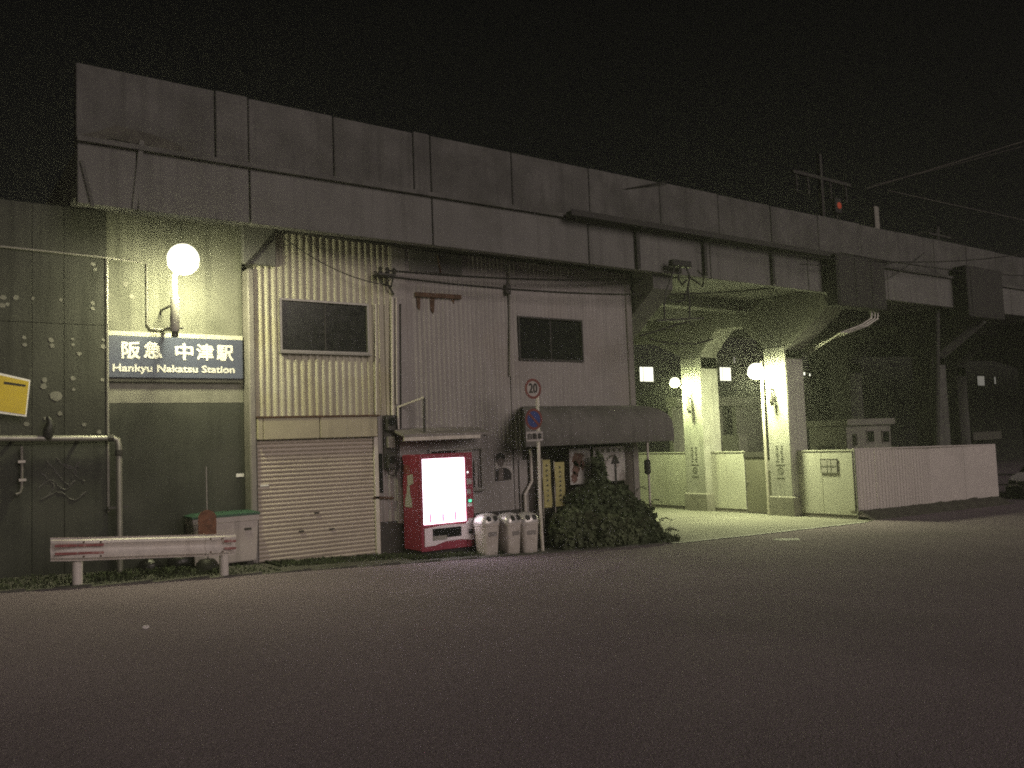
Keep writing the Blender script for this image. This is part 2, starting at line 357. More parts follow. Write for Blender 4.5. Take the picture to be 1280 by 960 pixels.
def pier(X, w, label, cm_=None):
    cm_ = cm_ or conc_pier
    """portal pier: two columns, a haunched cross beam and a cantilever toward the street; X is its face toward -x"""
    g = float(G(X+.4)); t = thing('viaduct_pier', (X+w/2, 18, g), label, 'pier', 'viaduct piers')
    y1, y2, y3, y4 = 15.80, 16.60, 19.15, 20.05
    for a, b in ((y1, y2), (y3, y4)):
        c = MB().bbox(X, X+w, a, b, g-.05, 4.6, .03).build('column', cm_, t)
        MB().bbox(X-.06, X+w+.06, a-.06, b+.06, g-.06, g+.60, .03).build('plinth', conc_plinth, c)
    e_ = FY+.22
    poly = [(e_, ZD-.02), (e_, 5.55), (y1, 4.45), (y1, 4.2), (y2, 4.2), (y2, 4.6), (17.4, 5.38), (18.4, 5.42), (y3, 4.7), (y3, 4.2), (y4, 4.2), (y4, 4.7), (21.4, 5.3), (23.5, 5.5), (23.5, ZD-.02)]
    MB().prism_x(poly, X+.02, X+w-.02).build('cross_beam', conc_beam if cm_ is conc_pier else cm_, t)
    return t
PX = 21.5
pier_main = pier(PX, .85, 'pale concrete pier with two lamp-lit columns beside the white hoarding')
pier(14.5, .7, 'viaduct pier half hidden behind the corrugated shed', conc)
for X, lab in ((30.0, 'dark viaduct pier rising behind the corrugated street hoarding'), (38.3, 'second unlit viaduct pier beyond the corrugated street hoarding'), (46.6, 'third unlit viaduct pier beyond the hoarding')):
    pier(X, .85, lab, conc_up)  # darker concrete stands in for the missing light on these piers

# notices painted on the lit columns
def notice_on(y0, y1, z, parent_label, mark):
    X = PX-.004
    t = thing('painted_notice', (X, (y0+y1)/2, z), parent_label, 'notice', 'painted column notices')
    yc = (y0+y1)/2; m = MB()
    for k in range(7):
        for j in range(2):
            a = yc + .10 - .17*j; zz = z+.62-.075*k
            m.box(X-.003, X+.001, a-.05, a+.05-.02*((k+j) % 3), zz, zz+.018); m.box(X-.003, X+.001, a-.01, a+.012, zz-.022, zz+.034)
    m.build('lettering', ink_soft, t)
    MB().box(X-.003, X+.001, yc-.16, yc+.16, z+.05, z+.075).build('rule', ink_soft, t)
    r = MB(); v = []; n = 24
    rr = MB().ring_y((0, 0, 0), .085, .105, .004, n)
    r.add([(X+yy, yc+xx, z-.11+zz) for xx, yy, zz in rr.v], rr.f)
    r.bar((X-.002, yc+.065, z-.045), (X-.002, yc-.065, z-.175), .004, .022)
    r.build('prohibition_ring', ink_soft, t)
    MB().box(X-.003, X+.001, yc-.14, yc+.15, z-.34, z-.315).build('rule', ink_soft, t)
notice_on(19.15, 20.05, .95, 'faint printed notice with prohibition ring on the rear lit column', 0)
notice_on(15.8, 16.6, .95, 'faint printed notice with prohibition ring on the column nearest the street', 1)

# ================================================================== LEFT WALLS
WY = 15.25
wx0, wx1 = AY(134, 480, WY)[0], 4.98
wl = thing('abutment_wall', (3.8, WY, G(3.8)), 'stained grey concrete wall carrying the navy station sign', 'wall')
zb0, zb1 = AY(220, 503.5, WY)[2], AY(220, 474, WY)[2]
MB().box(wx0, wx1, WY, WY+.5, zb1-.003, 6.22).build('upper_wall', wallc, wl)
MB().box(wx0, wx1, WY-.004, WY+.5, zb0, zb1-.006).build('pale_band', band_m, wl)['label'] = 'pale grey unpainted band below the sign'
lw = MB().box(wx0, wx1, WY, WY+.5, -.1, zb0-.003).build('lower_wall', wall_dk, wl); lw['label'] = 'dark painted lower wall'
p = AY(300, 594, WY); MB().box(p[0]-.07, p[0]+.07, WY-.008, WY, p[2]-.03, p[2]+.03).build('number_plate', sign_white, wl)
ll = thing('retaining_wall', (0, WY-.1, G(0)), 'dark board-marked concrete wall dotted with mortar plugs', 'wall')
LX = wx0-.02
seams = [-14, -11, -8, -5, -3.2, -1.4] + [AY(x, 400, WY-.12)[0] for x in (-60, -15, 40, 80)] + [LX]
zt = 6.10; zmid = AY(40, 403, WY-.12)[2]; zlow = AY(40, 556, WY-.12)[2]
for a, b in zip(seams[:-1], seams[1:]):
    if b-a < .05: continue
    for z0, z1, mt, nm in ((-.1, zlow, wall_dk, 'lower_panel'), (zlow, zmid, wall_l, 'wall_panel'), (zmid, zt, wall_l, 'wall_panel')):
        MB().bbox(a+.003, b-.003, WY-.12+RNG.uniform(0, .004), WY+.4, z0+.003, z1-.003, .004).build(nm, mt, ll)
spots = [(116,330),(119,337),(76,375),(116,379),(116,386),(30,422),(31,431),(64,425),(65,432),(91,424),(91,431),(99,442),(56,475),(55,483),(91,473),(92,487),(70,495),(129,433),(129,425),(20,372),(3,382),(41,373),(57,523),(33,530),(105,531),(124,540),(128,475),(4,372),(9,380),(75,517)]
for x, y in spots:
    q = AY(x, y, WY-.12); r = RNG.uniform(.026, .05) if (x, y) != (70,495) else .09
    m = MB(); n = 9
    m.prism_y([(q[0]+r*RNG.uniform(.7, 1.15)*math.cos(2*math.pi*k/n), q[2]+r*RNG.uniform(.7, 1.15)*math.sin(2*math.pi*k/n)) for k in range(n)], WY-.126, WY-.10)
    m.build('mortar_plug', plug, ll)
for x, y in ((157,355),(165,371)):
    q = AY(x, y, WY); m = MB(); n = 9; r = .055
    m.prism_y([(q[0]+r*RNG.uniform(.7, 1.1)*math.cos(2*math.pi*k/n), q[2]+r*RNG.uniform(.7, 1.1)*math.sin(2*math.pi*k/n)) for k in range(n)], WY-.006, WY+.02)
    m.build('mortar_plug', band_m, wl)
# chalky scrawl
gm = MB()
for path in (((45,615),(62,600),(80,612),(95,598)), ((58,575),(70,590),(88,610)), ((50,625),(75,615),(92,625),(110,612)), ((80,580),(95,588),(88,600)), ((100,575),(92,592),(108,603)), ((50,590),(66,606),(60,622)), ((70,572),(84,585),(100,582))):
    pp = [AY(x, y, WY-.123) for x, y in path]; pp = [pp[0]]+pp+[pp[-1]]; cv = []
    for i in range(1, len(pp)-2):
        for u in np.linspace(0, 1, 7)[:-1]:
            p0_, p1_, p2_, p3_ = pp[i-1], pp[i], pp[i+1], pp[i+2]
            cv.append(.5*(2*p1_+(p2_-p0_)*u+(2*p0_-5*p1_+4*p2_-p3_)*u*u+(3*p1_-p0_-3*p2_+p3_)*u**3)+np.array([RNG.normal()*.006, 0, RNG.normal()*.006]))
    gm.tube(cv, [.004+.011*abs(math.sin(k*.7)) for k in range(len(cv))], 5)
gm.build('chalk_scrawl', chalk, ll)

# ================================================================== STATION SIGN AND ITS LAMP
SX0, SX1 = AY(135, 445, WY-.1)[0], AY(304, 445, WY-.1)[0]
sz1, sz0 = AY(220, 422, WY-.1)[2], AY(220, 473, WY-.1)[2]
sg = thing('station_sign', ((SX0+SX1)/2, WY, sz0), 'navy station name board with white Japanese and English lettering', 'sign')
bd = MB().bbox(SX0, SX1, WY-.10, WY-.004, sz0, sz1, .012).build('board', sign_blue, sg)
MB().box(SX0, SX1, WY-.085, WY-.004, sz1+.003, sz1+.075).build('top_cap', strip_w, sg)
MB().box(SX0+.01, SX1-.01, WY-.08, WY-.004, sz0-.06, sz0-.003).build('bottom_rail', trim_dk, sg)
W = SX1-SX0; Hs = sz1-sz0
for ch, fx_ in (('阪', .09), ('急', .245), ('中', .475), ('津', .632), ('駅', .787)):
    text_part('lettering', ch, .30, sign_white, bd, (SX0+fx_*W, WY-.1005, sz0+(.47 if ch == '急' else .45)*Hs), width=.135*W, bold=.010)
k3 = text_part('lettering', 'Hankyu Nakatsu Station', .17, sign_white, bd, (SX0+.03*W, WY-.1005, sz0+.09*Hs), width=.90*W, bold=.006)

def globe_lamp(name, foot, top, globe, rad, label, gm_, split=-.36, group=None, wall_pt=None):
    t = thing(name, foot, label, 'lamp', group)
    f3, t3, g3 = Vector(foot), Vector(top), Vector(globe)
    mid = f3.lerp(t3, .62)
    MB().tube([f3, f3.lerp(t3, .04), mid], [.062, .078, .070], 12).build('lamp_body', lamp_body, t, True)
    MB().tube([mid, t3, t3.lerp(g3, .3)], [.045, .038, .036], 10).build('stem', lamp_body, t, True)
    MB().tube([f3+Vector((0, 0, -.10)), f3+Vector((0, 0, .0))], [.05, .058], 12).build('socket_cap', black, t, True)
    MB().tube([f3.lerp(t3, .06)+Vector((-.13, 0, 0)), f3.lerp(t3, .06)+Vector((.13, 0, 0))], .018, 8).build('clamp_band', dark_metal, t)
    if wall_pt is not None:
        for k in (.1, .5):
            MB().tube([f3.lerp(t3, k), Vector(wall_pt)+Vector((0, 0, (t3.z-f3.z)*k+.02))], .022, 8).build('wall_arm', dark_metal, t)
    n = 24
    for nm, mt_g, a0, a1, mths in (('globe', gm_, -math.pi/2, split, 7), ('frosted_crown', lamp_crown, split, math.pi/2, 9)):   # glow is split by strength to send most light down
        rings = []
        for i in range(mths+1):
            a = a0 + (a1-a0)*i/mths; rr = max(.004, rad*math.cos(a))
            rings.append([(g3.x+rr*math.cos(2*math.pi*k/n), g3.y+rr*math.sin(2*math.pi*k/n), g3.z+rad*math.sin(a)) for k in range(n)])
        MB().loft(rings, cap=False).build(nm, mt_g, t, True)
    MB().lathe([(.085, rad*.90), (.09, rad*.96), (.05, rad*1.06), (.012, rad*1.12)], tuple(g3), 14).build('cap', lamp_body, t, True)
    return t
LYp = 14.22
ft, tp, gl = AY(218.5, 414, LYp+.12), AY(218.5, 345, LYp+.06), AY(229, 324, LYp-.1)
globe_lamp('wall_lamp', ft, tp, gl, .25, 'glowing globe lamp on a cream bracket above the station sign', lampglass, wall_pt=(ft[0], WY, ft[2]))
# conduit feeding the lamp
cd = [AY(0, 308, WY-.16), AY(133, 322, WY-.16), AY(183, 329, WY-.03), AY(184, 372, WY-.03), AY(184, 405, WY-.03), AY(188, 411, WY-.03), AY(205, 412.5, WY-.06), (ft[0]-.02, ft[1], ft[2]+.02)]
tag(MB().tube(cd, .018, 8).build('conduit', galv), 'thin steel conduit running along the wall to the globe lamp', 'conduit')
e0, e1 = AY(133.5, 322, WY-.13), AY(135.5, 640, WY-.13)
tag(MB().tube([e0, e1], .022, 8).build('wall_edge_pipe', galv), 'slim vertical pipe at the joint of the two walls', 'pipe')

# ================================================================== CORRUGATED SHED
SY = 15.0; PIT = .132; AMP = .015
def corr(x0, x1, z0, z1, y=SY, pitch=PIT, amp=AMP, along='x', prof='sine'):
    """one cladding sheet: ribs along z, slightly dented and never quite even"""
    n = max(4, int((x1-x0)/pitch*8)); nz = max(2, int((z1-z0)/.45)); v = []; f = []; ph0 = x0*3.1+z0
    for i in range(n+1):
        a = x0+(x1-x0)*i/n; ph = (a+.012*math.sin(a*2.3+1.0))/pitch*2*math.pi; s_ = math.sin(ph)
        am = amp*(1+.22*math.sin(a*5.1+.7)+.12*math.sin(a*13.3))
        d = am*(math.tanh(2.2*s_)/math.tanh(2.2) if prof == 'trap' else s_)
        for j in range(nz+1):
            z = z0+(z1-z0)*j/nz; e = .006*math.sin(a*3.7+z*2.9+ph0)+.004*math.sin(a*8.1-z*5.3)
            v.append((a, y+d+e, z) if along == 'x' else (y+d+e, a, z))
    w = nz+1; o2 = len(v)
    v += [((x_, y_+.012, z_) if along == 'x' else (x_+.012, y_, z_)) for x_, y_, z_ in v]
    for i in range(n):
        for j in range(nz):
            q = i*w+j; f += [(q, q+w, q+w+1, q+1), (o2+q, o2+q+1, o2+q+w+1, o2+q+w)]
        for j in (0, nz): q = i*w+j; f.append((q, q+w, o2+q+w, o2+q))
    for i in (0, n):
        for j in range(nz): q = i*w+j; f.append((q, q+1, o2+q+1, o2+q))
    return MB().add(v, f)
shed = thing('corrugated_shed', (9.7, SY, G(9.7)), 'two-storey shed clad in pale corrugated metal built under the viaduct', 'building')
ZR = 6.04
XL, XR = AY(318, 430, SY)[0], 14.28
XA, XB, XC = AY(497, 450, SY)[0], AY(508, 450, SY)[0], AY(637, 450, SY)[0]
w1 = (AY(351,375,SY)[0], AY(457.5,382,SY)[0], AY(405,439,SY)[2], AY(405,379,SY)[2])
w2 = (AY(648,398,SY)[0], AY(725,401,SY)[0], AY(687,449.3,SY)[2], AY(687,399.7,SY)[2])
zbox1, zbox0 = AY(395, 522, SY)[2], AY(395, 548, SY)[2]
SHX0, SHX1 = AY(322, 620, SY)[0], AY(468, 620, SY)[0]
# left bay, cut round its window
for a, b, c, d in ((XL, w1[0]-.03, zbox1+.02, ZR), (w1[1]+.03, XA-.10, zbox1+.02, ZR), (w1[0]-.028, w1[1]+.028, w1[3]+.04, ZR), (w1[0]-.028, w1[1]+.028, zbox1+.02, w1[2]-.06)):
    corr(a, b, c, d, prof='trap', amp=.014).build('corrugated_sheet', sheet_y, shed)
MB().bbox(XA-.10, XB+.02, SY-.03, SY+.05, .5, ZR-.02, .01).build('corner_post', sheet, shed)
# middle bay, right bay
zsk = .56
corr(XB+.02, XC-.012, zsk, ZR-.02, pitch=.11, amp=.0075).build('corrugated_sheet', sheet, shed)
AWL = AY(653, 530, SY)[0]; AWT = AY(653, 508, SY)[2]
for a, b, c, d in ((XC+.012, w2[0]-.03, AWT-.3, ZR-.03), (w2[1]+.03, XR, AWT-.3, ZR-.03), (w2[0]-.028, w2[1]+.028, w2[3]+.04, ZR-.03), (w2[0]-.028, w2[1]+.028, AWT-.3, w2[2]-.04), (XC+.012, AWL-.02, zsk, AWT-.302)):
    corr(a, b, c, d, pitch=.11, amp=.0075).build('corrugated_sheet', sheet, shed)
corr(SHX1+.12, XA-.102, zsk, zbox1+.018, pitch=.132, amp=.012, y=SY+.01).build('corrugated_sheet', sheet, shed)
MB().box(SHX1+.10, 10.9, SY+.0, SY+.2, -.35, zsk-.004).build('base_wall', trim_dk, shed)
corr(SY+.02, 21.5, -.45, ZR, y=XR+.03, pitch=.11, amp=.012, along='y').build('side_cladding', sheet, shed)
MB().bbox(XR-.02, XR+.16, SY-.05, SY+.10, -.40, ZR-.03, .01).build('corner_post', trim_grey, shed)
MB().box(XR+.05, XR+.22, SY+.16, SY+.30, -.40, ZR-.5).build('corner_post', trim_dk, shed)
MB().box(XL+.05, XR-.02, SY+.16, 21.4, ZR-.3, ZR-.05).build('roof', trim_dk, shed)
MB().box(XL+.05, XR-.02, 21.4, 21.6, -.5, ZR-.05).build('rear_wall', trim_dk, shed)
MB().box(XL, XL+.12, SY+.06, 21.4, -.2, ZR-.31).build('side_wall', trim_dk, shed)
MB().box(XL+.13, 10.6, 16.0, 16.1, -.45, ZR-.31).build('inner_wall', trim_dk, shed)
# roof edge flashing (a dark sagging strip)
MB().tube([(XL+.35, SY-.05, ZR+.03), (7.6, SY-.06, ZR-.0), (10.0, SY-.06, ZR+.02), (12.2, SY-.06, ZR+.0), (XR, SY-.06, ZR-.02)], .032, 6).build('roof_flashing', trim_dk, shed)
MB().bbox(4.90, AY(345, 300, SY-.1)[0], SY-.10, SY+.02, AY(320, 332, SY)[2], ZD-.01, .02).build('corbel', conc, shed)
MB().bbox(4.99, XL-.006, SY-.06, SY+.5, -.1, AY(310, 336, SY)[2], .02).build('concrete_column', trim_grey, shed)
def window(parent, x0, x1, z0, z1, y, sill=True, fm=None):
    fm = fm or frame_al
    wn = MB()
    t = .038
    wn.box(x0-t, x1+t, y-.03, y+.06, z1, z1+t).box(x0-t, x0, y-.03, y+.06, z0, z1).box(x1, x1+t, y-.03, y+.06, z0, z1).box(x0-t, x1+t, y-.03, y+.06, z0-t, z0)
    w_ = wn.build('window', fm, parent); mid = (x0+x1)/2
    MB().box(x0+.002, mid-.012, y+.020, y+.028, z0+.002, z1-.002).build('pane', glass_dk, w_)
    MB().box(mid-.010, x1-.002, y+.034, y+.042, z0+.002, z1-.002).build('pane', glass_dk, w_)
    MB().box(mid-.014, mid+.014, y+.010, y+.019, z0+.002, z1-.002).build('meeting_stile', dark_metal, w_)
    if sill: MB().bbox(x0-.06, x1+.06, y-.07, y+.0, z0-t-.035, z0-t-.002, .008).build('sill', frame_al, w_)
    return w_
window(shed, *w1, SY-.012); window(shed, *w2, SY-.012, sill=False, fm=dark_metal)
sw = (AY(584,563,SY)[0], AY(599,563,SY)[0], AY(590,610,SY)[2], AY(590,562,SY)[2])
window(shed, sw[0]-.9, sw[1], sw[2], sw[3], SY-.03)
# shutter box and shutter
for a, b in ((XL, XL+.10), (XL+.105, (XL+SHX1)/2+.02), ((XL+SHX1)/2+.03, SHX1+.06)):
    MB().bbox(a, b, SY-.10, SY+.12, zbox0, zbox1, .012).build('shutter_box_panel', box_panel, shed)
MB().box(XL-.01, SHX1+.10, SY-.115, SY+.02, zbox1+.002, zbox1+.035).build('drip_rail', rust, shed)
for a, b in ((XL+.0, SHX0-.0), (SHX1+.0, SHX1+.09)):
    MB().bbox(a, b, SY-.045, SY+.12, -.05, zbox0-.003, .008).build('shutter_guide', trim_grey if a < 6 else white_pipe, shed)
sh = MB(); ns = 30; zz = np.linspace(G(6.3)-.02, zbox0, ns+1); poly = []
for k in range(ns):
    h = zz[k+1]-zz[k]
    poly += [(SY+.035, zz[k]+.003), (SY+.004, zz[k]+.14*h), (SY-.002, zz[k]+.45*h), (SY+.004, zz[k]+.74*h), (SY+.032, zz[k]+.93*h)]
poly2 = poly + [(SY+.06, zz[-1]), (SY+.06, zz[0])]
n = len(poly); v = [(SHX0, y, z) for y, z in poly]+[(SHX1, y, z) for y, z in poly]; f = [(i, n+i, n+i+1, i+1) for i in range(n-1)]
shut_o = MB().add(v, f).build('shutter_curtain', shut, shed)
MB().box(SHX0, SHX1, SY-.01, SY+.05, G(6.3)-.06, zz[0]).build('bottom_bar', trim_grey, shut_o)
for x, y in ((396,641),(377,664),(415,661)):
    q = AY(x, y, SY-.01); MB().box(q[0]-.045, q[0]+.045, SY-.02, SY+.01, q[2]-.014, q[2]+.014).build('finger_pull', trim_dk, shut_o)
q = AY(332, 607, SY-.01); MB().box(q[0]-.10, q[0]+.06, SY-.012, SY+.01, q[2]-.012, q[2]+.016).build('sticker', sign_white, shut_o)
# pipes on the shed front
for x, y0, y1, r_, mt, nm in ((490,372,520,.03,white_pipe,'downpipe'), (495,372,505,.022,white_pipe,'downpipe'), (469.5,380,519,.018,white_pipe,'downpipe'), (500.5,380,540,.014,cable_m,'cable_drop'), (637,335,470,.018,trim_grey,'cable_drop')):
    a, b = AY(x, y0, SY-.05), AY(x+.8, y1, SY-.05); MB().tube([a, b], r_, 8).build(nm, mt, shed)
q = AY(634, 362, SY-.06); MB().bbox(q[0]-.07, q[0]+.07, SY-.12, SY-.02, q[2]-.1, q[2]+.1, .01).build('junction_box', trim_dk, shed)
a, b = AY(519, 368, SY-.04), AY(576, 371.5, SY-.04)
rb = MB().bar(a, b, .06, .09).build('rusted_rail', rust, shed)
for x, y1, w_ in ((523,388,.10),(540,392,.13),(566,380,.12)):
    q0, q1 = AY(x, 371, SY-.016), AY(x, y1, SY-.016)
    MB().prism_y([(q0[0]-w_/2, q0[2]), (q0[0]+w_/2, q0[2]), (q0[0]+w_*.3, q1[2]+.05), (q0[0]+.02, q1[2]), (q0[0]-w_*.35, q1[2]+.08)], SY-.019, SY-.014).build('rust_streak', rust, shed)
q0, q1 = AY(512, 313, SY-.04), AY(578, 344, SY-.04)
MB().bbox(q0[0], q1[0], SY-.035, SY-.022, q1[2], ZR-.05, .004).build('patch_sheet', conc, shed)
q = AY(548, 340, SY-.06); MB().tube([(q[0], SY-.05, ZR-.1), (q[0]+.05, SY-.05, q[2]+.06), (q[0]+.06, SY-.05, q[2])], .02, 6).build('rust_hook', rust, shed)
# entrance recess
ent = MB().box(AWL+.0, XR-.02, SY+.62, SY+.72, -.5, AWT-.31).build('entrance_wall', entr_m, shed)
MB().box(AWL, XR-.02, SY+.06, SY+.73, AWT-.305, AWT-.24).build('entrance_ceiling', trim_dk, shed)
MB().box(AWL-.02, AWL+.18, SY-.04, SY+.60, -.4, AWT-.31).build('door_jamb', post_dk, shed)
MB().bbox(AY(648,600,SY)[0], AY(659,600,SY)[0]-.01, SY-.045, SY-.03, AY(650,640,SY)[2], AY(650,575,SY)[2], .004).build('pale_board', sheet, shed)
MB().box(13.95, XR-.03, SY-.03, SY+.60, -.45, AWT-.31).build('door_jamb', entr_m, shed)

# white drain pipe bending beside the entrance
pts = [AY(663, 560, SY-.12), AY(664.5, 602, SY-.12), AY(656, 618, SY-.12), AY(657, 645, SY-.12), AY(657, 668, SY-.12)]
tag(MB().tube(pts, .035, 10).build('drain_pipe', white_pipe), 'cream drain pipe with a kink beside the awning entrance', 'pipe')
pts = [AY(670, 605, SY+.1), AY(671, 640, SY+.1), AY(672, 665, SY+.1)]
tag(MB().tube(pts, .025, 8).build('thin_pipe', galv), 'thin grey pipe in the dark entrance beside the drain pipe', 'pipe')

# electricity meters
mt_ = thing('electric_meter_board', AY(486, 590, SY-.02), 'dark cluster of electric meters and coiled cables beside the shutter', 'meter')
q = AY(485, 537, SY-.02); qb = AY(485, 585, SY-.02)
MB().bbox(q[0]-.11, q[0]+.17, SY-.05, SY-.035, qb[2]-.02, q[2]+.28, .01).build('backboard', trim_dk, mt_)
for dz in (.12, -.62):
    b_ = MB().bbox(q[0]-.09, q[0]+.11, SY-.16, SY-.05, q[2]+dz-.16, q[2]+dz+.16, .03).build('meter_case', dark_metal, mt_)
    MB().disc_y((q[0]+.01, SY-.16, q[2]+dz+.03), .075, .03, 18).build('meter_dial', glass_dk, b_)
MB().bbox(q[0]-.06, q[0]+.10, SY-.13, SY-.05, q[2]-.36, q[2]-.14, .01).build('breaker_box', trim_grey, mt_)
lp = [(q[0]+.16, SY-.06, q[2]+.3), (q[0]+.2, SY-.08, q[2]-.2), (q[0]+.18, SY-.09, qb[2]-.0), (q[0]+.08, SY-.1, qb[2]-.16), (q[0]-.05, SY-.1, qb[2]-.12), (q[0]-.08, SY-.08, qb[2]+.2)]
MB().tube(lp, .016, 7).build('cable_loop', cable_m, mt_, True)
tag(MB().bbox(AY(471,590,SY)[0], AY(478,590,SY)[0], SY-.02, SY+.01, AY(474,616,SY)[2], AY(474,567,SY)[2], .005).build('narrow_panel', glass_dk), 'narrow dark panel in the wall beside the shutter guide', 'panel')
a, b = AY(468, 622, SY-.03), AY(492, 622.5, SY-.03); tag(MB().bar(a, b, .03, .05).build('wall_batten', rust), 'short rusty batten on the wall beside the shutter', 'batten')
# insulator bracket on the shed
ib = thing('insulator_bracket', AY(474, 352, SY), 'dark wall bracket with insulators where service wires meet the shed', 'bracket')
q = AY(474, 346, SY)
MB().box(q[0]-.16, q[0]+.22, SY-.30, SY-.03, q[2]-.02, q[2]+.02).build('arm', dark_metal, ib)
for dx in (-.1, .05, .2):
    MB().lathe([(.02, 0), (.05, .02), (.03, .06), (.05, .09), (.02, .13)], (q[0]+dx, SY-.25, q[2]+.02), 8).build('insulator', dark_metal, ib)
lp = [(q[0]-.2, SY-.2, q[2]+.06), (q[0]-.05, SY-.22, q[2]-.18), (q[0]+.15, SY-.2, q[2]-.22), (q[0]+.22, SY-.18, q[2]-.02), (q[0]+.1, SY-.12, q[2]-.12), (q[0]+.28, SY-.06, q[2]-.35)]
MB().tube(lp, .02, 6).build('cable_loop', cable_m, ib)

# small canopy above the vending machine
cp = thing('tin_canopy', AY(555, 546, SY), 'small sagging tin canopy above the vending machine', 'canopy')
CF = 14.50; CZ = AY(510, 545, CF)[2]; c0x, c1x = AY(504, 545, CF)[0], AY(612, 546, CF)[0]
MB().prism_x([(CF-.03, CZ-.02), (CF-.03, CZ+.03), (SY-.02, CZ+.16), (SY-.02, CZ+.11)], c0x, c1x).build('tin_sheet', trim_grey, cp)
MB().bar((c0x, CF-.02, CZ-.06), (c1x-.25, CF-.02, CZ-.05), .04, .07).build('front_batten', white_pipe, cp)
for k in range(7):
    x = c0x+.1+k*(c1x-c0x-.2)/6; MB().bar((x, CF+.01, CZ-.03), (x, SY-.03, CZ+.095), .04, .03).build('rafter', post_dk, cp)
pa, pb, pc, pd = AY(497.5, 545, SY-.06), AY(497.5, 509, SY-.06), AY(530, 497, 14.58), AY(530.5, 540, 14.58)
MB().tube([pa, pb, pc], .026, 8).build('support_pipe', white_pipe, cp); MB().tube([pc, pd], .026, 8).build('hanger', dark_metal, cp)

# wall poster of a person (flat print)
pz1, pz0 = AY(628, 566, SY-.03)[2], AY(628, 601, SY-.03)[2]; px0, px1 = AY(619.5, 585, SY-.03)[0], AY(640, 585, SY-.03)[0]
po = thing('portrait_poster', ((px0+px1)/2, SY-.03, pz0), 'weathered poster of a person in a dark suit on the corrugated wall', 'poster')
PY_ = SY-.022; pw, ph = px1-px0, pz1-pz0
def flat(m, poly, y): m.prism_y([(px0+a*pw, pz0+b*ph) for a, b in poly], y-.002, y); return m
flat(MB(), [(0,0),(1,0),(1,1),(0,1)], PY_).build('sheet', paper, po)
flat(MB(), [(.0,.0),(.95,.02),(.98,.22),(.80,.42),(.55,.46),(.3,.46),(.02,.42)], PY_-.003).build('printed_suit', ink, po)
flat(MB(), [(.14,.0),(.45,.0),(.46,.40),(.34,.5),(.2,.42)], PY_-.006).build('printed_shirt', skin_print, po)
flat(MB(), [(.12,.64),(.22,.52),(.36,.49),(.50,.60),(.54,.74),(.5,.90),(.16,.90),(.1,.74)], PY_-.009).build('printed_face', skin_print, po)
flat(MB(), [(.07,.66),(.02,.86),(.10,.97),(.3,1.0),(.50,.97),(.60,.88),(.57,.66),(.51,.78),(.3,.82),(.14,.78)], PY_-.012).build('printed_hair', ink, po)
mk = MB()
for k in range(4):
    flat(mk, [(.66,.90-.12*k),(.78,.90-.12*k),(.78,.96-.12*k),(.66,.96-.12*k)], PY_-.003); flat(mk, [(.84,.90-.12*k),(.96,.90-.12*k),(.96,.96-.12*k),(.84,.96-.12*k)], PY_-.003)
mk.build('print_marks', skin_print, po)

# ================================================================== VENDING MACHINE
vx0, vx1 = AY(525, 630, 14.25)[0], AY(591, 630, 14.25)[0]; vy0, vy1 = 14.22, 14.93
vz0 = G(8.6)+.12; vz1 = AY(555, 567, 14.22)[2]
vm = thing('vending_machine', ((vx0+vx1)/2, vy0, G(8.6)), 'red drinks vending machine with a blazing white display', 'vending machine')
Wv = vx1-vx0; Hv = vz1-vz0
cab = MB().bbox(vx0, vx1, vy0+.06, vy1, vz0, vz1, .02).build('cabinet', red, vm)
MB().box(vx0+.03, vx1-.03, vy0+.1, vy1-.02, G(8.6)-.14, vz0-.002).build('base', black, vm)
MB().bbox(vx0, vx0+.05*Wv, vy0, vy0+.058, vz0, vz1, .008).build('door_stile', red, vm)
MB().bbox(vx0+.86*Wv, vx1, vy0, vy0+.058, vz0, vz1, .008).build('control_column', red, vm)
MB().bbox(vx0+.052*Wv, vx0+.858*Wv, vy0+.003, vy0+.058, vz1-.045*Hv, vz1, .006).build('door_header', red, vm)
DZ0, DZ1 = vz0+.275*Hv, vz1-.05*Hv; DX0, DX1 = vx0+.055*Wv, vx0+.855*Wv
dsp = MB().box(DX0, DX1, vy0+.03, vy0+.056, DZ0, DZ1).build('display_window', display, vm)
for row in range(3):
    zr = DZ0+.03+row*(DZ1-DZ0-.05)/3
    MB().box(DX0+.01, DX1-.01, vy0+.012, vy0+.029, zr-.02, zr-.004).build('shelf', display, dsp)
    for k in range(10):
        xk = DX0+.05+k*(DX1-DX0-.1)/9; kind = (k*7+row*3) % 3
        bt = MB().lathe([(.024, 0), (.028, .02), (.028, .13), (.012, .19), (.012, .215)] if kind else [(.024, 0), (.027, .01), (.027, .11), (.022, .125)], (xk, vy0+.02, zr), 8)
        bt.v = [(x, vy0+.0195+(y-vy0-.02)*.35, z) for x, y, z in bt.v]
        bt.build('drink_sample', display if row or kind == 2 else (bottle_p if k in (1, 2, 4, 7) else display), dsp)
lo = MB().prism_y([(vx0+.055*Wv, vz0+.05*Hv), (vx0+.25*Wv, vz0+.055*Hv), (vx0+.42*Wv, vz0+.085*Hv), (vx0+.72*Wv, vz0+.09*Hv), (vx1-.02, vz0+.07*Hv), (vx1-.02, vz0+.30*Hv), (vx0+.90*Wv, vz0+.30*Hv), (vx0+.84*Wv, vz0+.245*Hv), (vx0+.45*Wv, vz0+.255*Hv), (vx0+.055*Wv, vz0+.235*Hv)], vy0-.006, vy0+.012).build('lower_panel', pinkw, vm)
MB().bbox(vx0+.052*Wv, vx0+.858*Wv, vy0+.014, vy0+.058, vz0, vz0+.268*Hv, .004).build('lower_door', red, vm)
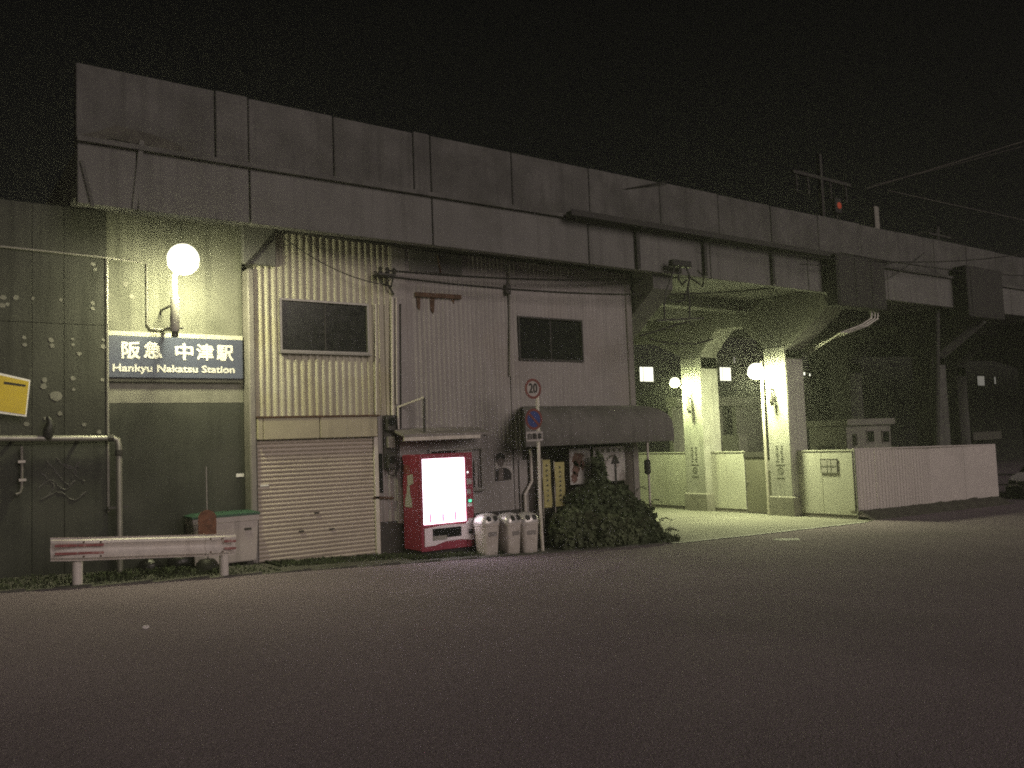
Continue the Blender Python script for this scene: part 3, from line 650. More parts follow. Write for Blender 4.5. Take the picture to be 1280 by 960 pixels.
MB().bbox(vx0+.20*Wv, vx0+.74*Wv, vy0-.014, vy0-.007, vz0+.125*Hv, vz0+.225*Hv, .004).build('delivery_flap', glass_dk, lo)
MB().bbox(vx0+.20*Wv, vx0+.46*Wv, vy0-.02, vy0-.0145, vz0+.105*Hv, vz0+.15*Hv, .002).build('flap_label', galv, lo)
MB().bbox(vx0+.885*Wv, vx0+.965*Wv, vy0-.016, vy0-.007, vz0+.135*Hv, vz0+.185*Hv, .004).build('coin_return', black, lo)
MB().bbox(vx0+.90*Wv, vx0+.96*Wv, vy0-.010, vy0-.001, vz0+.47*Hv, vz0+.50*Hv, .003).build('price_display', green_led, vm)
MB().bbox(vx0+.88*Wv, vx0+.97*Wv, vy0-.010, vy0-.001, vz0+.425*Hv, vz0+.455*Hv, .003).build('coin_slot', pinkw, vm)
MB().bbox(vx0+.88*Wv, vx0+.97*Wv, vy0-.008, vy0-.001, vz0+.66*Hv, vz0+.72*Hv, .003).build('bill_slot', paper, vm)
MB().disc_y((vx0+.90*Wv, vy0-.001, vz0+.79*Hv), .018, .01, 12).build('status_light', white_led, vm)
MB().bbox(vx0+.88*Wv, vx0+.95*Wv, vy0-.008, vy0-.001, vz0+.56*Hv, vz0+.61*Hv, .003).build('button_panel', paper, vm)
SXv = vx0-.004
def side_poly(poly, name, mt):       # poly in (fraction of depth from front, fraction of height)
    D = vy1-vy0-.06; m = MB(); m.loft([[(x, vy0+.06+a*D, vz0+b*Hv) for a, b in poly] for x in (SXv-.003, SXv+.006)]); return m.build(name, mt, vm)
side_poly([(.50,.80),(.92,.80),(.92,.88),(.72,.90),(.50,.88)], 'sticker', red_tape)
side_poly([(.30,.70),(.66,.67),(.68,.78),(.34,.80)], 'sticker', paper)
side_poly([(.42,.45),(.86,.45),(.84,.53),(.72,.60),(.70,.68),(.54,.68),(.53,.60),(.44,.53)], 'bottle_emblem', paper)
# small litter under the machine
q = AG(560, 693); tag(MB().lathe([(.10,-.02),(.13,.06),(.11,.12),(.03,.13)], (q[0], q[1]+.3, q[2]+.01), 10).build('stone', black), 'small dark stone in front of the vending machine base', 'stone')

# ================================================================== THREE BINS
def superring(cx, cy, z, rx, ry, n=24, p=4.0):
    out = []
    for k in range(n):
        a = 2*math.pi*k/n; c, s_ = math.cos(a), math.sin(a)
        out.append((cx+rx*math.copysign(abs(c)**(2/p), c), cy+ry*math.copysign(abs(s_)**(2/p), s_), z))
    return out
def make_bin(loc, label):
    t = thing('recycling_bin', loc, label, 'bin', 'recycling bins beside the vending machine')
    x, y, z = [float(c) for c in loc]
    MB().loft([superring(x, y, z+h, r, r) for h, r in ((-.01,.165),(.0,.17),(.06,.175),(.55,.205),(.56,.215),(.60,.215))]).build('body', bin_m, t, True)
    ld = MB().loft([superring(x, y, z+h, r, r, p=pp) for h, r, pp in ((.602,.218,4),(.63,.218,4),(.70,.205,3.5),(.755,.165,3),(.785,.10,2.5),(.795,.03,2))]).build('lid', bin_lid, t, True)
    for dx in (-.075, .075):
        m = MB().disc_y((x+dx, y, z+.70), .052, .02, 14)
        m.v = [(a, (b-y)+y-.186+(c-(z+.70))*.55, c) for a, b, c in m.v]
        m.build('deposit_hole', black, ld)
    MB().box(x-.09, x+.10, y-.2035, y-.198, z+.36, z+.44).build('print_marks', skin_print if False else trim_grey, t)
    return t
locs = [AG(613, 693.5), AG(640.5, 692), AG(663, 690.5)]
locs = [np.array([l[0], l[1]+.10, G(l[0])+.006]) for l in locs]
b0 = make_bin(locs[0], 'grey dome-lidded bin right beside the vending machine, catching its glow')
for l, lab, rz in ((locs[1], 'grey dome-lidded bin between two like it', .18), (locs[2], 'grey dome-lidded bin beside the road sign post', -.12)):
    c = copy_tree(b0); c.location = [float(v) for v in l]; c['label'] = lab; c.rotation_euler.z = rz

# ================================================================== ROAD SIGN POST
q = AG(678.5, 690.5); tpt = AY(671.5, 490, q[1]+.0)
rs = thing('road_sign_post', q, 'white post with speed limit, no-parking disc and Japanese plate', 'road sign')
MB().tube([q-np.array([0,0,.05]), q+np.array([-.02,0,1.0]), tpt+np.array([0,0,.02])], .034, 12).build('post', white_pipe, rs, True)
c1 = AY(666, 486, q[1]-.06); c2 = AY(667, 524, q[1]-.06); c3 = AY(668, 545.5, q[1]-.06)
R1 = .205
d = MB().disc_y(c1, R1, .006, 36).build('speed_disc', sign_grey, rs)
MB().ring_y((c1[0], c1[1]-.008, c1[2]), R1*.76, R1, .003, 36).build('red_rim', sg_red, d)
text_part('numerals', '20', .27, ink, d, (c1[0]-.105, c1[1]-.010, c1[2]-.085), width=.21, bold=.004)
d2 = MB().disc_y(c2, R1*1.04, .006, 36).build('no_parking_disc', sg_blue, rs)
MB().ring_y((c2[0], c2[1]-.008, c2[2]), R1*.80, R1*1.04, .003, 36).build('red_rim', sg_red, d2)
k = R1*.60; MB().bar((c2[0]-k, c2[1]-.010, c2[2]+k), (c2[0]+k, c2[1]-.010, c2[2]-k), .004, .05).build('slash', sg_red, d2)
pl = MB().bbox(c3[0]-.205, c3[0]+.205, c3[1]-.008, c3[1], c3[2]-.10, c3[2]+.10, .004).build('plate', paper, rs)
for i_, ch in enumerate('自動車'): text_part('lettering', ch, .13, ink, pl, (c3[0]-.18+.125*i_, c3[1]-.0085, c3[2]-.062), width=.11, bold=.004)
for c_ in (c1, c2, c3):
    MB().box(c_[0]-.03, c_[0]+.14, q[1]-.05, q[1]+.04, c_[2]-.02, c_[2]+.02).build('clamp', galv, rs)

# ================================================================== AWNING AND ENTRANCE
aw = thing('canvas_awning', (12.6, SY, AWT-.9), 'grey barrel-shaped canvas awning over the overgrown shop entrance', 'awning')
AF = 14.20
az = AY(745, 555, AF)[2]; ax0, ax1 = AY(657, 540, AF)[0], AY(843, 552, AF)[0]
prof = []
for k in range(9):
    a = math.pi/2*k/8; prof.append((SY-.03-(SY-.03-AF)*math.sin(a)**.9, az+.30+(AWT-az-.30)*math.cos(a)**.8))
prof += [(AF, az+.02), (AF+.015, az)]
bx = [AWL, AWL+1.1, AWL+2.2, 14.1]; fx = [ax0, ax0+1.3, ax0+2.6, ax1]
for i in range(3):
    v = []; f = []
    nP = len(prof)
    for s_ in range(5):
        w_ = s_/4
        for j, (y, z) in enumerate(prof):
            u = (SY-y)/(SY-AF); x = (bx[i]+(bx[i+1]-bx[i])*w_)*(1-u)+(fx[i]+(fx[i+1]-fx[i])*w_)*u
            sag = -.018*math.sin(math.pi*w_)*math.sin(math.pi*min(1, j/8)); v.append((x, y+sag*.3, z+sag))
    for s_ in range(4):
        for j in range(nP-1): f.append((s_*nP+j, (s_+1)*nP+j, (s_+1)*nP+j+1, s_*nP+j+1))
    o = MB().add(v, f).build('canvas_panel', awn_m, aw, True)
for side, (xb, xf) in (('a', (bx[0], fx[0])), ('b', (bx[-1], fx[-1]))):
    v = [(xb*(1-(SY-y)/(SY-AF))+xf*(SY-y)/(SY-AF), y, z) for y, z in prof] + [(xb, SY-.03, az+.02)]
    MB().add(v, [tuple(range(len(v)))]).build('end_flap', awn_m, aw)
for i in range(4):
    v = [(bx[i]*(1-(SY-y)/(SY-AF))+fx[i]*(SY-y)/(SY-AF), y+.02, z-.03) for y, z in prof]
    MB().tube(v, .014, 6).build('rib', dark_metal, aw)
MB().tube([(fx[0], AF+.03, az+.02), (fx[-1], AF+.03, az+.02)], .016, 6).build('front_bar', dark_metal, aw)
q = AG(806, 672)
tag(MB().tube([(14.12, 14.32, G(14.1)-.02), (14.10, 14.30, az+.04)], .028, 10).build('awning_prop', white_pipe), 'slim pale prop holding up the corner of the awning', 'post')
pk = AY(808, 585, 14.3); tag(MB().bbox(pk[0]-.03, pk[0]+.12, 14.25, 14.37, pk[2]-.15, pk[2]+.2, .03).build('hanging_lantern', black), 'black box hanging on the awning prop', 'lantern')

def banner(x0, x1, y0, y1, Y, label, off):
    a, b = AY(x0, y0, Y), AY(x1, y1, Y)
    t = thing('yellow_banner', ((a[0]+b[0])/2, Y, b[2]), label, 'banner')
    v = []; f = []; nz = 8
    for i in range(nz+1):
        z = a[2]+(b[2]-a[2])*i/nz; dx = .012*math.sin(i*1.1+off)
        v += [(a[0]+dx, Y+.01*math.sin(i*.9+off), z), (b[0]+dx, Y+.015*math.sin(i*.7+1+off), z)]
    for i in range(nz): f.append((2*i, 2*i+1, 2*i+3, 2*i+2))
    MB().add(v, f).build('cloth', yellow_b, t)
    m = MB(); w_ = b[0]-a[0]
    for k in range(8):
        zz_ = a[2]+(b[2]-a[2])*(.08+.105*k)
        m.box(a[0]+.38*w_, a[0]+.62*w_, Y-.022, Y-.018, zz_-.05, zz_-.034); m.box(a[0]+.46*w_, a[0]+.54*w_, Y-.022, Y-.018, zz_-.06, zz_-.01)
    m.build('print_marks', ink_soft, t)
    MB().tube([(a[0], Y+.02, a[2]+.03), (a[0], Y+.03, G(a[0])-.02)], .012, 6).build('pole', white_pipe, t)
banner(678, 690, 575, 634, 14.75, 'yellow vertical banner with black print right behind the sign post', 0)
banner(693, 707, 578, 632, 14.78, 'yellow banner half swallowed by the shrubs under the awning', 2)

def poster(x0, x1, y0, y1, Y, name, label, mt):
    a, b = AY(x0, y0, Y), AY(x1, y1, Y)
    t = thing(name, ((a[0]+b[0])/2, Y, b[2]), label, 'poster')
    MB().box(a[0], b[0], Y-.006, Y, b[2], a[2]).build('sheet', mt, t)
    return t, a, b
EY = SY-.06
t, a, b = poster(711, 739, 561, 604, EY, 'torn_poster', 'torn brown and white poster inside the awning entrance', paper_dirty)
for cx_, cz_p, rr_ in ((.42, .70, .17), (.30, .42, .13), (.62, .52, .09), (.20, .20, .10)):
    c = (a[0]+(b[0]-a[0])*cx_, b[2]+(a[2]-b[2])*cz_p); n = 15
    MB().prism_y([(c[0]+rr_*RNG.uniform(.6, 1.25)*math.cos(2*math.pi*k/n), c[1]+1.3*rr_*RNG.uniform(.6, 1.25)*math.sin(2*math.pi*k/n)) for k in range(n)], EY-.009, EY-.006).build('faded_print', brown_print, t)
t, a, b = poster(741, 782, 559, 600, EY, 'arrow_poster', 'white poster with a bold black upward arrow inside the entrance', paper_dirty)
q = AY(769, 586, EY); s_ = .062
MB().prism_y([(q[0]-s_*.55, q[2]-.36), (q[0]+s_*.55, q[2]-.36), (q[0]+s_*.55, q[2]+.12), (q[0]+s_*2.4, q[2]+.12), (q[0], q[2]+.36), (q[0]-s_*2.4, q[2]+.12), (q[0]-s_*.55, q[2]+.12)], EY-.010, EY-.006).build('arrow', ink, t)
m = MB()
for k in range(7): m.box(a[0]+.06+k*.18, a[0]+.16+k*.18, EY-.009, EY-.006, a[2]-.14, a[2]-.05)
m.build('print_marks', ink_soft, t)

# ================================================================== SHRUBS AND WEEDS
def leaves(blobs, n, size, name, mt, parent, seed, droop=.3):
    r = np.random.default_rng(seed); v = []; f = []
    tot = sum(b[3]*b[4]*b[5] for b in blobs)
    for bx_, by_, bz_, rx, ry, rz in blobs:
        k = int(n*rx*ry*rz/tot)
        d = r.normal(size=(k, 3)); d /= np.linalg.norm(d, axis=1)[:, None]; rad = r.uniform(.25, 1.0, k)**.45
        lump = 1+.16*np.sin(d[:, 0]*7+seed)*np.cos(d[:, 2]*6+seed*2)+.10*np.sin(d[:, 1]*11+d[:, 2]*9)
        p = np.array([bx_, by_, bz_]) + d*(rad*lump)[:, None]*np.array([rx, ry, rz])
        nrm = d*.7 + r.normal(size=(k, 3))*.55 + np.array([0, 0, .35]); nrm /= np.linalg.norm(nrm, axis=1)[:, None]
        a = np.cross(nrm, r.normal(size=(k, 3))); a /= np.linalg.norm(a, axis=1)[:, None]; a[:, 2] -= droop; c = np.cross(nrm, a)
        s_ = size*np.clip(r.lognormal(0, .38, k), .4, 2.2)
        for i in range(k):
            if p[i, 2] < G(p[i, 0])+.01: continue
            o = len(v); A, C, N = a[i]*s_[i], c[i]*s_[i]*.45, nrm[i]*s_[i]*.12
            v += [tuple(p[i]-A*.5), tuple(p[i]+C-N), tuple(p[i]+A*.6), tuple(p[i]-C-N)]; f.append((o, o+1, o+2, o+3))
    return MB().add(v, f).build(name, mt, parent)
def shrub(name, px, blobs, n, size, label, mt, seed, stems=6):
    base = (px[0], px[1], G(px[0])); t = thing(name, base, label, 'shrub', 'shrubs overgrowing the shop entrance')
    r = np.random.default_rng(seed+50)
    for k in range(stems):
        b = blobs[k % len(blobs)]; e = (b[0]+r.uniform(-.5, .5)*b[3], b[1]+r.uniform(-.3, .3)*b[4], b[2]+r.uniform(.1, .7)*b[5])
        s0 = (base[0]+r.uniform(-.25, .25), base[1]+r.uniform(-.12, .12), base[2]-.03); mid = [(s0[i]+e[i])/2+r.uniform(-.1, .1) for i in range(3)]
        MB().tube([s0, mid, e], [.022, .015, .006], 6).build('stem', bark, t)
    leaves(blobs, n, size, 'foliage', mt, t, seed)
    v = []; f = []
    for k in range(stems*2):                      # stray shoots that arch out of the mass
        b = blobs[k % len(blobs)]; an = r.uniform(0, 6.28); p = np.array([b[0], b[1], b[2]])+np.array([math.cos(an)*b[3], -abs(math.sin(an))*b[4], r.uniform(.3, .9)*b[5]])*.8
        d = np.array([math.cos(an)*.5, -abs(math.sin(an))*.3, 1.0]); pts = [p]
        for i in range(6): p = p+d*.075; d = d+np.array([math.cos(an)*.12, 0, -.3]); pts.append(p)
        MB().tube(pts, .005, 5).build('shoot', bark, t)
        for q_ in pts[1:]:
            for sgn in (-1, 1):
                a_ = np.array([sgn*r.uniform(.5, 1), r.uniform(-.6, .2), r.uniform(-.4, .4)])*size*.9; c_ = np.array([0, -.5, .6])*size*.4; o_ = len(v)
                v += [tuple(q_), tuple(q_+a_*.5+c_), tuple(q_+a_), tuple(q_+a_*.5-c_)]; f.append((o_, o_+1, o_+2, o_+3))
    MB().add(v, f).build('shoot_leaves', mt, t)['kind'] = 'stuff'
    return t
g = lambda x: float(G(x))
shrub('ivy_shrub', (12.9, 14.45), [(12.65,14.5,.38,.70,.34,.64), (13.22,14.4,.26,.52,.36,.64), (12.86,14.62,1.0,.20,.16,.70), (13.62,14.2,.12,.35,.4,.45), (12.3,14.6,.50,.36,.3,.42)], 15000, .085, 'tall dark ivy-covered shrub climbing over the posters', leaf_a, 3, 9)
shrub('rounded_shrub', (11.35, 13.95), [(11.35,13.95,.12,.42,.34,.50), (11.7,14.0,-.02,.35,.35,.40)], 5200, .075, 'low rounded shrub right beside the road sign post', leaf_b, 5)
shrub('drooping_shrub', (12.3, 13.85), [(12.25,13.85,.02,.45,.34,.42), (12.75,13.8,-.08,.5,.34,.34)], 6000, .08, 'drooping leafy shrub in front of the ivy at the kerb', leaf_b, 6)
shrub('sprawling_shrub', (13.45, 13.8), [(13.35,13.82,-.12,.5,.36,.32), (13.65,13.72,-.26,.30,.3,.16)], 4800, .08, 'low sprawling plants at the edge of the lit passage', leaf_a, 8)
def grass(areas, name, label, seed):
    r = np.random.default_rng(seed); v = []; f = []
    for x0, x1, y0, y1, n, h in areas:
        cl = r.uniform(0, 1, (max(3, n//28), 2))
        for _ in range(n):
            c = cl[r.integers(len(cl))]
            x = x0+(x1-x0)*min(1, max(0, c[0]+r.normal()*.05)); y = y0+(y1-y0)*min(1, max(0, c[1]+r.normal()*.16)); z = G(x); hh = h*r.uniform(.35, 1.2); a = r.uniform(0, 6.28); w_ = .008+.012*r.random(); l = hh*r.uniform(.2, .9); b = r.uniform(0, 6.28)
            o = len(v); v += [(x-w_*math.cos(a), y-w_*math.sin(a), z), (x+w_*math.cos(a), y+w_*math.sin(a), z), (x+l*.4*math.cos(b)+w_*.7*math.cos(a), y+l*.4*math.sin(b)+w_*.7*math.sin(a), z+hh*.65), (x+l*.4*math.cos(b)-w_*.7*math.cos(a), y+l*.4*math.sin(b)-w_*.7*math.sin(a), z+hh*.65), (x+l*math.cos(b), y+l*math.sin(b), z+hh*.85)]
            f += [(o, o+1, o+2, o+3), (o+3, o+2, o+4)]
    return tag(MB().add(v, f).build(name, weed_m), label, 'weeds', kind='stuff')
grass([(-2, 5.0, 13.62, 15.0, 3000, .06), (2.2, 4.2, 13.9, 14.6, 900, .10)], 'weeds', 'patchy weeds growing behind the guardrail', 11)
grass([(5.2, 9.8, 14.15, 14.85, 2600, .07), (7.6, 9.6, 13.8, 14.3, 1200, .08), (13.5, 14.2, 13.5, 14.0, 400, .2)], 'weeds', 'thin weeds along the foot of the shutter and vending machine', 12)

# ================================================================== GUARDRAIL
gr = thing('guardrail', (3.0, 13.55, G(3)), 'pale W-beam guardrail on two posts with red tape at its ends', 'guardrail')
GY = 13.45; x0, x1 = AY(74, 690, GY)[0], AY(284, 680, GY)[0]; zc0, zc1 = AY(63, 688, GY)[2], AY(290, 680, GY)[2]
wp = [(-.02,.165),(0,.155),(-.055,.12),(-.062,.085),(-.005,.03),(0,0),(-.005,-.03),(-.062,-.085),(-.055,-.12),(0,-.155),(-.02,-.165)]
def wbeam(xa, xb, za, zb, flare=0, squash=1.0, n=10, yo=0):
    rings = []
    for i in range(n+1):
        u = i/n; x = xa+(xb-xa)*u; zc = za+(zb-za)*u
        k = 1-(1-squash)*(u if flare > 0 else (1-u) if flare < 0 else 0)
        yb = yo+abs(flare)*((u if flare > 0 else 1-u)**2)
        fr_ = [(x, GY+dy*k+yb, zc+dz) for dy, dz in wp]; rings.append(fr_+[(x, GY+dy*k+yb+.006, zc+dz) for dy, dz in reversed(wp)])
    return MB().loft(rings)
zat = lambda x: zc0+(zc1-zc0)*(x-x0)/(x1-x0)
wbeam(x0+.38, x1-.30, zat(x0+.38), zat(x1-.30)).build('beam', rail_w, gr, True)
wbeam(x0-.10, x0+.42, zat(x0-.1), zat(x0+.42), flare=-.10, squash=.7, yo=-.012).build('end_section', rail_w, gr, True)
wbeam(x1-.34, x1+.16, zat(x1-.34), zat(x1+.16), flare=.12, squash=.6, yo=-.012).build('end_section', rail_w, gr, True)
for xa, xb in ((x0-.06, x0+.22), (x0+.23, x0+.56), (x1-.06, x1+.12)):
    for dz in (.055, -.055):
        zm = zat((xa+xb)/2)+dz; MB().bar((xa, GY-.052, zat(xa)+dz), (xb, GY-.052, zat(xb)+dz), .012, .034).build('red_tape_strip', red_tape, gr)
for x in (x0+.3, x0+.52, x1-.27, x1-.09):
    for dz in (.10, -.10): MB().disc_y((x, GY-.068, zat(x)+dz), .013, .012, 8).build('bolt', rust, gr)
for px_, py_ in ((96.5, 733), (280, 720)):
    q = AG(px_, py_); MB().tube([(q[0], GY+.10, G(q[0])-.1), (q[0], GY+.10, zat(q[0])+.12)], .07, 14).build('post', rail_w, gr, True)

# ================================================================== CONTAINER, RUSTY MARKER, BAGS, PIPE RAIL, NOTICE
cy0 = 14.72; cx0, cx1 = AY(242, 680, cy0)[0], AY(323, 680, cy0)[0]; cz0 = G(4.6)+.06; cz1 = AY(285, 646, cy0)[2]
ct = thing('storage_container', ((cx0+cx1)/2, cy0+.28, G(4.6)), 'white storage bin with a green lid between guardrail and shutter', 'container')
cyb = WY-.04
MB().loft([[(cx0+i, cy0+i, z), (cx1-i, cy0+i, z), (cx1-i, cyb-i, z), (cx0+i, cyb-i, z)] for z, i in ((cz0, .04), (cz0+.02, .03), (cz1-.10, .0), (cz1-.09, -.015), (cz1, -.015))]).build('tub', cont_w, ct)
MB().loft([[(cx0-.03+i, cy0-.03+i, z), (cx1+.03-i, cy0-.03+i, z), (cx1+.03-i, cyb-i, z), (cx0-.03+i, cyb-i, z)] for z, i in ((cz1+.003, 0), (cz1+.04, 0), (cz1+.075, .10))]).build('lid', cont_g, ct)
for x in (cx0+.12, cx1-.12): MB().bbox(x-.06, x+.06, cy0+.08, cyb-.08, G(4.6)-.06, cz0+.0, .01).build('foot', trim_dk, ct)
q = AY(310, 661, cy0); MB().box(q[0]-.06, q[0]+.06, cy0-.008, cy0+.0, q[2]-.02, q[2]+.02).build('print_marks', trim_dk, ct)
q = AG(262, 716); q = np.array([q[0], q[1]+.15, G(q[0])])
rm = thing('rusty_marker', q, 'rusty rounded plate on a thin rod behind the guardrail', 'marker')
a, b = AY(247, 640, q[1]), AY(270, 668, q[1]); xm = (a[0]+b[0])/2; hw = (b[0]-a[0])/2
poly = [(xm-hw, b[2]), (xm+hw, b[2]), (xm+hw, a[2]-.08), (xm+hw*.7, a[2]-.01), (xm+hw*.2, a[2]+.02), (xm-hw*.2, a[2]+.02), (xm-hw*.7, a[2]-.01), (xm-hw, a[2]-.08)]
MB().prism_y(poly, q[1]-.03, q[1]-.015).build('plate', rusty, rm)
MB().tube([(xm+.01, q[1], q[2]), (xm, q[1], AY(260, 583, q[1])[2])], .011, 7).build('rod', galv, rm)
MB().lathe([(.16, -.02), (.19, .03), (.17, .14), (.11, .2), (.03, .21)], (xm, q[1]+.02, q[2]), 12).build('base', black, rm, True)
def bag(loc, s_, label, seed):
    r = np.random.default_rng(seed); m = MB(); n = 18; rings = []
    for h, rr in ((0,.75),(.12,.98),(.35,1.0),(.6,.8),(.78,.42),(.86,.16),(1.0,.2)):
        rings.append([(loc[0]+s_*rr*(1+.12*math.sin(3*a+seed+h*5)+r.normal()*.03)*math.cos(a), loc[1]+s_*rr*.8*(1+r.normal()*.03)*math.sin(a), loc[2]+s_*1.4*h) for a in [2*math.pi*k/n for k in range(n)]])
    return tag(m.loft(rings).build('rubbish_bag', bag_m, None, True, loc=tuple(float(c) for c in loc)), label, 'bag', 'rubbish bags by the white container')
bx_ = AY(228, 668, 14.95)[0]
bag((bx_-.02, 14.97, G(bx_)), .24, 'tied black rubbish bag leaning against the white container', 1)
bag((bx_-.50, 15.02, G(bx_)), .19, 'smaller black rubbish bag against the dark wall', 2)
# steel pipe rail
pr = thing('pipe_rail', AY(148, 660, WY-.3), 'grey steel pipe running along the wall and bending down', 'pipe')
RY = WY-.28
pts = [(-6, RY, AY(0, 548, RY)[2]+.25), AY(0, 548, RY), AY(70, 548, RY), AY(141, 547.5, RY), AY(147, 550, RY), AY(148.5, 558, RY), AY(149, 600, RY), (AY(149.5, 640, RY)[0], RY, G(2.9)-.05)]
MB().tube(pts, .048, 10).build('pipe', galv, pr, True)
for x, y in ((138, 547.5), (148.7, 566)):
    q = AY(x, y, RY); MB().tube([q+np.array([-.045, 0, 0]), q+np.array([.045, 0, 0])] if x < 140 else [q+np.array([0,0,-.05]), q+np.array([0,0,.05])], .062, 10).build('coupling', dark_metal, pr)
for x in (20, 100): 
    q = AY(x, 548, RY); MB().box(q[0]-.02, q[0]+.02, RY, WY-.12, q[2]-.02, q[2]+.02).build('wall_clip', dark_metal, pr)
MB().box(AY(140, 633, RY)[0]-.06, AY(160, 633, RY)[0], RY-.01, RY+.06, AY(150, 634, RY)[2]-.02, AY(150, 634, RY)[2]+.02).build('wall_clip', dark_metal, pr)
q = AY(61, 540, RY-.02); gl_ = MB()
rings = []
for h, rx, ry in ((-.16,.03,.03),(-.10,.07,.05),(.0,.085,.065),(.07,.07,.06),(.12,.045,.05),(.16,.05,.045),(.20,.02,.02)):
    rings.append([(q[0]+rx*math.cos(2*math.pi*k/10)+.02*math.sin(h*20), RY-.05+ry*math.sin(2*math.pi*k/10), q[2]+.04+h) for k in range(10)])
tag(gl_.loft(rings).build('hung_rag', black, None, True, loc=tuple(float(c) for c in q)), 'dark bundled rag hung over the steel pipe', 'rag')
hk = thing('tap_pipe', AY(27, 620, WY-.2), 'shiny short tap pipe with a dangling hose end against the wall', 'tap')
TY = WY-.22
MB().tube([AY(27, 558, TY), AY(27.5, 585, TY), AY(27, 610, TY)], .02, 8).build('pipe', cable_lt, hk)
MB().tube([AY(27, 610, TY), AY(25, 616, TY), AY(20, 618, TY)], .022, 8).build('spout', galv, hk)
q = AY(27, 577, TY); MB().box(q[0]-.05, q[0]+.05, TY-.03, TY+.04, q[2]-.02, q[2]+.02).build('collar', cable_lt, hk)
q = AY(27, 600, TY); MB().box(q[0]-.04, q[0]+.06, TY-.03, TY+.04, q[2]-.02, q[2]+.02).build('collar', cable_lt, hk)
NY = 14.92
nb = thing('yellow_notice', AY(16, 520, NY), 'yellow notice board with white border standing before the dark wall', 'notice')
c_ = [AY(*p, NY) for p in ((-18,462),(38,475),(33,521),(-22,514))]
MB().prism_y([(p[0], p[2]) for p in c_][::-1], NY-.012, NY).build('board', sign_white, nb)
c2_ = [AY(*p, NY) for p in ((-14,466),(36,477),(31.5,518.5),(-19,511))]
MB().prism_y([(p[0], p[2]) for p in c2_][::-1], NY-.016, NY-.0125).build('yellow_face', yellow, nb)
c3_ = [AY(*p, NY) for p in ((5,477),(32,481),(32,483.5),(5,480))]
MB().prism_y([(p[0], p[2]) for p in c3_][::-1], NY-.019, NY-.0165).build('print_marks', ink, nb)
q = AY(-2, 490, NY); MB().tube([(q[0], NY+.02, G(1)-.05), (q[0], NY+.02, AY(1, 466, NY)[2])], .02, 8).build('stake', galv, nb)
# litter
for x, y, s_, lab in ((783, 681, .09, 'crumpled white scrap of litter at the foot of the shrubs'), (182, 786, .035, 'tiny white scrap of litter lying on the road')):
    q = AG(x, y); r = np.random.default_rng(x); m = MB(); n = 8
    m.loft([[(q[0]+s_*rr*(1+.3*r.normal())*math.cos(2*math.pi*k/n), q[1]+s_*rr*.7*(1+.3*r.normal())*math.sin(2*math.pi*k/n), q[2]+s_*h) for k in range(n)] for h, rr in ((0,.9),(.5,1),(1.0,.6))])
    tag(m.build('litter', litter_m, None, loc=tuple(q)), lab, 'litter')

# ================================================================== HOARDINGS BY THE PASSAGE
FX = 21.80
hz1 = AX(1060, 562, FX)[2]; hb = float(G(FX))
hf = thing('white_hoarding', (FX, 17, hb), 'smooth white panel hoarding closing off the space under the viaduct', 'fence')
ys = [AX(x, 565, FX)[1] for x in (1060, 1026, 991)] + [16.66]
def hpanel(y0, y1):
    MB().bbox(FX, FX+.035, y0+.004, y1-.004, hb+.16, hz1-.035, .006).build('hoarding_panel', hoard, hf)
hpanel(13.99, ys[1]); hpanel(ys[1], ys[2]); hpanel(ys[2], 16.64)
yd0, yd1 = 16.68, AX(932, 600, FX)[1]
hpanel(yd1+.03, 18.55); hpanel(18.55, 19.5); hpanel(19.5, 20.7); hpanel(20.7, 22.0); hpanel(22.0, 23.4)
for a, b in ((13.95, 16.675), (yd1+.02, 23.4)):
    MB().box(FX-.02, FX+.06, a, b, hz1-.034, hz1).build('top_rail', hoard, hf)
    MB().box(FX-.015, FX+.05, a, b, hb+.118, hb+.158).build('bottom_rail', hoard, hf)
    MB().box(FX+.0, FX+.08, a, b, hb-.05, hb+.116).build('concrete_base', conc_plinth, hf)
dr = MB().bbox(FX+.02, FX+.06, yd0, yd1, hb+.02, hz1-.20, .008).build('door', door_m, hf); dr['label'] = 'narrow grey door'
MB().box(FX-.01, FX+.07, yd0, yd1+.02, hz1-.195, hz1-.03).build('door_lintel', trim_dk, hf)
MB().box(FX+.012, FX+.0195, yd0+.10, yd0+.32, hz1-.62, hz1-.32).build('door_notice', paper, dr)
MB().bbox(FX-.02, FX+.018, yd1-.10, yd1-.06, hb+.95, hb+1.02, .008).build('handle', galv, dr)
MB().tube([(PX-.02, 16.70, hb), (PX-.02, 16.70, 2.6), (PX-.02, 16.68, 4.2)], .045, 10).build('drain_pipe', white_pipe, hf)
q0, q1 = AX(1025, 573, FX-.02), AX(1047, 591.5, FX-.02)
nbd = thing('notice_board', (FX, (q0[1]+q1[1])/2, q1[2]), 'framed notice board with printed sheets on the white hoarding', 'notice')
MB().bbox(FX-.025, FX-.001, q1[1], q0[1], q1[2], q0[2], .004).build('board', paper, nbd)
m = MB(); 
for a in (0, .36, .58, .97): m.box(FX-.03, FX-.026, q1[1]+(q0[1]-q1[1])*a, q1[1]+(q0[1]-q1[1])*a+.014, q1[2], q0[2])
for a in (0, .45, .95): m.box(FX-.034, FX-.0305, q1[1], q0[1], q1[2]+(q0[2]-q1[2])*a, q1[2]+(q0[2]-q1[2])*a+.014)
m.build('ruled_print', ink_soft, nbd)
sf = thing('street_hoarding', (25.5, 13.9, float(G(25.5))), 'corrugated grey metal hoarding along the street', 'fence')
s0 = np.array([FX+.02, 13.93]); s1 = AY(1160, 559, 13.78)[:2]; s2 = AY(1244, 556, 13.45)[:2]
